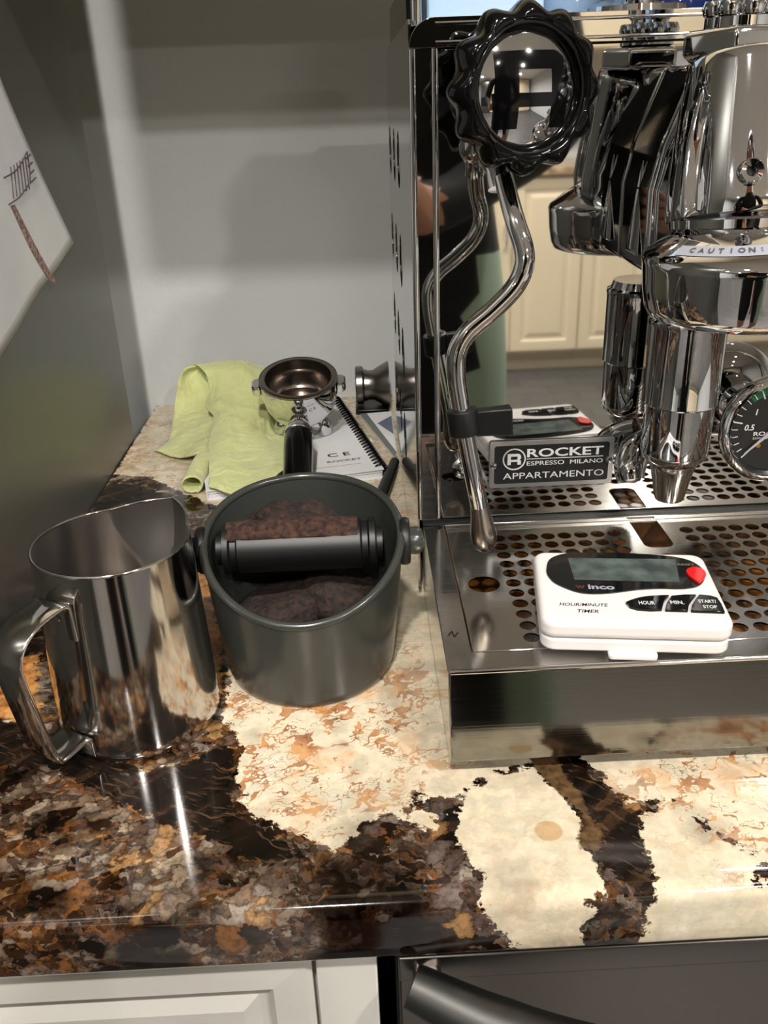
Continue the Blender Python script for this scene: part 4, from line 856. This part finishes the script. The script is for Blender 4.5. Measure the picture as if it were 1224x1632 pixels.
# cloth: one sheet in folds (two hanging leaves and a rolled edge)
cloth_pts_top = None
def lerp(a, b_, t): return a + (b_ - a) * t
def catm(P, t):
    k = len(P) - 1; x = min(max(t, 0), 1) * k; i = min(int(x), k - 1); f = x - i
    E = [P[0] * 2 - P[1]] + P + [P[-1] * 2 - P[-2]]; p0, p1, p2, p3 = E[i:i + 4]
    return 0.5 * ((2 * p1) + (p2 - p0) * f + (2 * p0 - 5 * p1 + 4 * p2 - p3) * f * f + (3 * p1 - p0 - 3 * p2 + p3) * f ** 3)
def loft(rows, nu, nv, wr=1.0, seed=0, solid=1.6, name='leaf', parent=None):
    R = [[Vector(p) for p in r] for r in rows]
    def f(u, v):
        P = [catm(r, u) for r in R]; p = catm(P, v)
        d = noise.fractal(Vector((u * 3 + seed, v * 4, seed)), 1.0, 2.0, 3) * wr + 0.5 * wr * math.sin(u * 9 + v * 5 + seed) * v
        q = p + Vector((d * 0.3, -d * 0.6, d)); 
        qq = q - MO; ma, mc = qq.dot(mu), qq.dot(mv)
        if -4 < ma < 152 and -4 < mc < 212: q.z = max(q.z, 10.3)
        q.z = max(q.z, 1.2)
        if math.hypot(q.x + 60, q.y - 772) < 34: q.z = min(q.z, 11.0)
        return tuple(q)
    return obj(name, MB().grid(f, nu, nv), M['cloth'], parent, solid=solid, ang=180)
ct = thing('cleaning_cloth', 'yellow-green microfibre cloth thrown in folds over the manual by the wall', 'cloth', (-130, 760, 0))
# front leaf: from behind the top fold, over it, then down to the worktop in front (rows run left to right)
loft([
    [(-168, 872, 38), (-145, 876, 40), (-118, 878, 40), (-92, 876, 30), (-76, 870, 14)],
    [(-170, 864, 52), (-145, 868, 55), (-118, 868, 54), (-92, 866, 44), (-74, 858, 20)],
    [(-163, 852, 59), (-142, 854, 60), (-117, 853, 59), (-92, 850, 49), (-68, 840, 22)],
    [(-152, 838, 54), (-138, 838, 56), (-115, 836, 55), (-90, 832, 44), (-60, 820, 18)],
    [(-148, 826, 42), (-136, 822, 46), (-113, 815, 44), (-88, 805, 33), (-56, 795, 15)],
    [(-150, 808, 30), (-134, 800, 36), (-110, 790, 31), (-84, 778, 20), (-54, 766, 12.5)],
    [(-141, 792, 24), (-128, 780, 29), (-106, 766, 22), (-80, 750, 14), (-54, 734, 12)],
    [(-140, 750, 18), (-124, 738, 22), (-103, 722, 16), (-80, 712, 15), (-58, 705, 18)],
    [(-134, 705, 16), (-120, 695, 17), (-102, 686, 14), (-82, 684, 14), (-60, 688, 20)],
    [(-129, 668, 12), (-116, 660, 13), (-100, 654, 11), (-84, 662, 12), (-66, 674, 17)],
    [(-128, 656, 10.5), (-114, 647, 10.5), (-100, 642, 10.5), (-86, 652, 11), (-70, 666, 15)]], 60, 110, 2.4, 3, name='front_leaf', parent=ct)
# left leaf: continues from the top fold's underside, hanging to a pointed corner on the worktop
loft([
    [(-166, 852, 58), (-158, 858, 57), (-150, 862, 52)],
    [(-175, 850, 55), (-167, 858, 50), (-152, 862, 44)],
    [(-181, 845, 46), (-172, 851, 38), (-152, 852, 34)],
    [(-184, 838, 32), (-170, 838, 26), (-148, 836, 24)],
    [(-186, 828, 18), (-168, 820, 16), (-144, 815, 20)],
    [(-186, 808, 8), (-166, 795, 12), (-140, 785, 18)],
    [(-186, 788, 4), (-164, 770, 9), (-138, 760, 15)],
    [(-196, 770, 1.5), (-170, 746, 4), (-138, 730, 11)]], 30, 60, 1.6, 8, name='left_leaf', parent=ct)
# small roll at the front left
b = MB()
def roll(u, v):
    a = math.radians(-70 + 400 * v); r = 7.5 - 1.2 * v; c = Vector((-144 + 4 * u, 668 + 44 * u, 8.6 + 4 * u)); return (c.x + r * 1.15 * math.cos(a), c.y + 1.0 * math.cos(a), c.z + r * math.sin(a))
b.grid(roll, 20, 40); obj('rolled_edge', b, M['cloth'], ct, solid=1.4, ang=180)
# dark cord-like hem seen between cloth and knock box
b = MB().tube([(-78, 652, 8), (-72, 662, 15), (-62, 668, 19), (-52, 668, 18), (-46, 664, 12)], 1.6, n=10); obj('dark_hem', b, M['rubber'], ct, label='dark stitched hem')

# ------------------------------------------------------------------ small things by the machine's side
t2 = thing('coffee_tamper', 'grey metal tamper lying on its side against the machine near the wall', 'tamper', (12, 868, 0))
obj('stand', MB().box(-8, 26, 852, 886, 0, 5), M['black'], t2, bevel=1)
obj('head', MB().lathe([(0, 0), (18.5, 0), (19.5, 1), (19.5, 7), (18.5, 8), (16, 9), (16, 12), (0, 12)], (-7, 869, 26), (1, 0, 0), n=40), M['dark_steel'], t2)
obj('grip', MB().lathe([(0, 0), (15, 0), (15, 6), (17, 9), (23, 20), (23.5, 22), (0, 22)], (5, 869, 26), (1, 0, 0), n=40), M['dark_steel'], t2)
cd = obj('card', MB().hexa([(-4, 846, 0.3), (26, 722, 0.3), (28, 730, 0.3), (28, 850, 0.3)], [(-4, 846, 3.2), (26, 722, 3.2), (28, 730, 3.2), (28, 850, 3.2)]), M['paper'])
tag(cd, 'white card with a blue square tucked along the side of the machine', 'card')
obj('blue_square', MB().hexa([(13, 815, 3.25), (27.5, 782, 3.25), (27.5, 836, 3.25)], [(13, 815, 3.35), (27.5, 782, 3.35), (27.5, 836, 3.35)]), mat('blue_print', (0.42, 0.45, 0.54), 0.5), cd)
obj('grey_border', MB().hexa([(-4, 846, 3.25), (26, 722, 3.25), (28, 735, 3.25), (3, 846, 3.25)], [(-4, 846, 3.35), (26, 722, 3.35), (28, 735, 3.35), (3, 846, 3.35)]), mat('grey_card', (0.45, 0.47, 0.45), 0.4), cd)
br = thing('cleaning_brush', 'black stick-handled brush lying between the manual and the machine', 'brush', (18, 650, 0))
obj('handle', MB().tube([(2, 600, 6), (9, 625, 6), (17, 665, 6), (25, 706, 6)], [5, 5.5, 5, 4], n=16), M['rubber'], br)
obj('bristles', MB().tube([(2, 600, 6), (-3, 582, 6)], [5.5, 7], n=12, sub=1), M['brown_wood'], br)

# ================================================================== THE ROOM BEHIND THE CAMERA (seen in the chrome)
def base_cab(x0, x1, i):
    t = thing('base_cabinet', ['cream two-door base cabinet, leftmost in the far run', 'cream two-door base cabinet, second from the left in the far run', 'cream two-door base cabinet in the middle of the far run', 'cream two-door base cabinet, second from the right in the far run', 'cream two-door base cabinet, rightmost in the far run'][i], 'cabinet', ((x0 + x1) / 2, -3300, -Z0), 'cream base cabinets across the kitchen')
    obj('body', MB().box(x0, x1, YB + 1, -3100, -Z0 + 100, -32), M['cream_wood'], t)
    obj('toe_kick', MB().box(x0, x1, YB + 1, -3160, -Z0, -Z0 + 100), M['cream_wood'], t)
    xm = (x0 + x1) / 2
    for a, c in ((x0 + 3, xm - 2), (xm + 2, x1 - 3)):
        b = MB(); st = [(0, 0), (0, 15), (4, 18), (48, 18), (54, 11), (66, 11), (84, 17)]; vs = []; fs = []
        for ins, d in st: vs += [(c - ins, -3100 + d, -Z0 + 105 + ins), (a + ins, -3100 + d, -Z0 + 105 + ins), (a + ins, -3100 + d, -40 - ins), (c - ins, -3100 + d, -40 - ins)]
        for q in range(len(st) - 1):
            for j in range(4): fs.append((q * 4 + j, q * 4 + (j + 1) % 4, q * 4 + 4 + (j + 1) % 4, q * 4 + 4 + j))
        fs.append(tuple(range(len(vs) - 4, len(vs)))); b.add(vs, fs); dd = obj('door', b, M['cream_wood'], t, smooth=False)
        hx = (c - 28) if c < xm else (a + 28)
        obj('handle', MB().tube([(hx, -3083, -330), (hx, -3055, -322), (hx, -3050, -280), (hx, -3055, -238), (hx, -3083, -230)], 6, n=10, sub=3), M['chrome'], dd)
for i in range(5): base_cab(-900 + 640 * i, -900 + 640 * (i + 1) - 2, i)
fw = MB(); fw.box(-900, 2298, YB + 1, -3060, -31, 0); tag(obj('far_worktop', fw, speckled(mat('tan_granite', (0.6, 0.5, 0.4), 0.15), 25, (0.42, 0.32, 0.22), (0.72, 0.62, 0.5)), bevel=3), 'tan granite worktop on the far cream cabinets', 'countertop')
fu = thing('wall_cabinet', 'cream wall cabinets across the kitchen above the tan worktop', 'cabinet', (700, -3520, 460))
obj('body', MB().box(-900, 2298, YB + 1, -3370, 460, CEIL_Z - 60), M['cream_wood'], fu)
for i in range(7): obj('door', MB().box(-897 + i * 457, -445 + i * 457, -3370, -3352, 464, CEIL_Z - 64), M['cream_wood'], fu, bevel=3)
ov = thing('oven', 'dark built-in wall oven tower in the far left corner', 'oven', (-1270, -3380, -Z0))
obj('tower', MB().box(-1560, -903, YB + 1, -3090, -Z0, 1300), M['dark_steel'], ov, bevel=4); obj('oven_door', MB().box(-1530, -935, -3089, -3065, -400, 250), M['black'], ov, bevel=4)
obj('handle', MB().tube([(-1480, -3065, 200), (-1480, -3030, 200), (-1000 + 20, -3030, 200), (-980, -3065, 200)], 9, n=10, sub=1), M['dark_steel'], ov)
# bar chair of brown wood between the person and the cabinets
chh = thing('wooden_chair', 'brown wooden chair standing behind the photographer', 'chair', (100, -1500, -Z0))
for x, y, h in ((-80, -1330, 460 - Z0), (280, -1330, 460 - Z0), (-80, -1700, 1000 - Z0), (280, -1700, 1000 - Z0)): obj('leg', MB().box(x - 22, x + 22, y - 22, y + 22, -Z0, h), M['brown_wood'], chh, bevel=5)
obj('seat', MB().box(-110, 310, -1730, -1300, 460 - Z0, 490 - Z0), M['brown_wood'], chh, bevel=8)
for z in (650, 780, 930): obj('back_slat', MB().box(-58, 258, -1712, -1690, z - Z0, z + 50 - Z0), M['brown_wood'], chh, bevel=4)

# the photographer, whose reflection shows in the panel
def skin_person():
    J = {}; E = []
    def j(n_, p, r, par=None): J[n_] = (p, r); (E.append((par, n_)) if par else None)
    ox, oy = 55.0, -330.0
    j('pelvis', (ox, oy, 1010), (150, 105)); j('waist', (ox, oy - 5, 1130), (135, 95), 'pelvis'); j('chest', (ox, oy - 5, 1310), (155, 110), 'waist'); j('shoulders', (ox, oy - 15, 1430), (120, 80), 'chest')
    j('neck', (ox, oy + 5, 1510), (55, 55), 'shoulders'); j('jaw', (ox, oy + 30, 1570), (66, 76), 'neck'); j('head', (ox, oy + 22, 1640), (76, 92), 'jaw'); j('crown', (ox, oy + 12, 1700), (58, 68), 'head')
    for s in (-1, 1):
        k = 'LR'[s > 0]
        j('sh' + k, (ox + s * 165, oy - 10, 1420), (56, 56), 'shoulders'); j('el' + k, (ox + s * 225, oy + 60, 1170), (44, 44), 'sh' + k); j('wr' + k, (s * 70 + 3, -80, 1075), (28, 25), 'el' + k); j('pm' + k, (s * 55, -42, 1098), (32, 20), 'wr' + k)
        j('hip' + k, (ox + s * 88, oy, 930), (92, 92), 'pelvis'); j('kn' + k, (ox + s * 100, oy + 12, 500), (60, 60), 'hip' + k); j('an' + k, (ox + s * 104, oy - 10, 95), (42, 42), 'kn' + k); j('to' + k, (ox + s * 112, oy + 120, 42), (44, 34), 'an' + k)
        for q in range(4):
            j('f%d%s' % (q, k), (s * 52, -27, 1137 - q * 17), (10, 10), 'pm' + k); j('g%d%s' % (q, k), (s * 44, -12, 1139 - q * 17), (9, 9), 'f%d%s' % (q, k)); j('h%d%s' % (q, k), (s * (32 - 2 * (q == 3)), -9, 1138 - q * 17), (8, 8), 'g%d%s' % (q, k))
        j('t0' + k, (s * 50, -47, 1128), (11, 11), 'wr' + k); j('t1' + k, (s * 34, -39, 1140), (9, 9), 't0' + k)
    names = list(J); me = bpy.data.meshes.new('person'); base = (ox, oy, 0)
    me.from_pydata([((J[n_][0][0] - ox) * S, (J[n_][0][1] - oy) * S, J[n_][0][2] * S) for n_ in names], [(names.index(a), names.index(b_)) for a, b_ in E], [])
    o = bpy.data.objects.new('person', me); C.objects.link(o); md = o.modifiers.new('skin', 'SKIN'); md.use_smooth_shade = True
    sv_ = me.skin_vertices[0].data if me.skin_vertices else None
    if sv_ is None:
        bm = bmesh.new(); bm.from_mesh(me); bm.verts.layers.skin.verify(); bm.to_mesh(me); bm.free(); sv_ = me.skin_vertices[0].data
    for i, n_ in enumerate(names): sv_[i].radius = (J[n_][1][0] * S, J[n_][1][1] * S); sv_[i].use_root = (n_ == 'pelvis')
    md2 = o.modifiers.new('subs', 'SUBSURF'); md2.levels = 2; md2.render_levels = 2
    bpy.context.view_layer.update(); dg = bpy.context.evaluated_depsgraph_get(); me2 = bpy.data.meshes.new_from_object(o.evaluated_get(dg)); bpy.data.objects.remove(o)
    skin = mat('skin', (0.72, 0.52, 0.42), 0.5); shirt = mat('dark_shirt', (0.06, 0.06, 0.065), 0.8); trs = mat('mint_cloth', (0.66, 0.74, 0.66), 0.8); shoe = mat('shoe', (0.15, 0.15, 0.16), 0.6); hair = mat('hair', (0.10, 0.07, 0.05), 0.6); eye = mat('eye_white', (0.9, 0.9, 0.9), 0.2)
    me2.materials.clear()
    for x in (skin, shirt, trs, shoe): me2.materials.append(x)
    mi = []
    for p in me2.polygons:
        c = p.center; z = c.z * 1000; ay = c.y * 1000
        arm = abs(c.x * 1000 ) > 175 or ay > 95
        if z < 110: k = 3
        elif z < 560: k = 0
        elif z < 985: k = 2 if c.x > 0.10 else 1
        elif z < 1480: k = 0 if (ay > 262) else 1
        else: k = 0
        mi.append(k)
    me2.polygons.foreach_set('material_index', mi); me2.polygons.foreach_set('use_smooth', [True] * len(me2.polygons))
    me2.name = 'person'; o = bpy.data.objects.new('person', me2); C.objects.link(o); o.location = (ox * S, oy * S, 0); ORG['person'] = (ox, oy, -Z0)
    tag(o, 'person in dark clothes with a mint panel at one hip, holding up a phone', 'person')
    hx, hy, hz_ = ox, oy + 24, 1640 - Z0
    obj('hair', MB().lathe([(0, 90), (40, 82), (72, 55), (84, 20), (84, -10), (60, -30)], (hx, hy - 14, hz_), (0, -0.25, 1), n=32, fn=lambda r, h, a: r * (1.0 + 0.1 * abs(math.sin(a)))), hair, o)
    for s in (-1, 1):
        obj('eye', MB().lathe([(0, 13), (8, 10), (12, 0), (8, -10), (0, -13)], (hx + s * 30, hy + 78, hz_ - 8), (0, 1, 0), n=16), eye, o); obj('iris', MB().lathe([(0, 14), (5, 12.6), (6, 9)], (hx + s * 30, hy + 78, hz_ - 8), (0, 1, -0.3), n=14), hair, o)
        obj('ear', MB().lathe([(0, 6), (13, 4), (19, 0), (13, -5), (0, -6)], (hx + s * 80, hy - 4, hz_ - 14), (1, 0.3, 0), n=16), skin, o)
    obj('nose', MB().tube([(hx, hy + 84, hz_ + 2), (hx, hy + 98, hz_ - 22), (hx, hy + 96, hz_ - 30)], [7, 11, 10], n=12), skin, o)
    obj('mouth', MB().tube([(hx - 22, hy + 82, hz_ - 56), (hx, hy + 90, hz_ - 54), (hx + 22, hy + 82, hz_ - 56)], [2.5, 5, 2.5], n=8), mat('lips', (0.6, 0.33, 0.3), 0.5), o)
    return o
skin_person()
ph_ = thing('smartphone', 'black smartphone held up by the person in the dark shirt', 'phone', (0, -20, 163))
obj('body', MB().plate([rrect(-39, 39, 168, 312, 9, 5)], lambda a, c, h: (a, -18 - h, c - 5), 8), M['black_plastic'], ph_, bevel=1.5)
obj('screen', MB().plate([rrect(-33, 33, 172, 308, 6, 4)], lambda a, c, h: (a, -26.2 - h, c - 5), 0.3), mat('screen_glass', (0.03, 0.03, 0.035), 0.05), ph_)
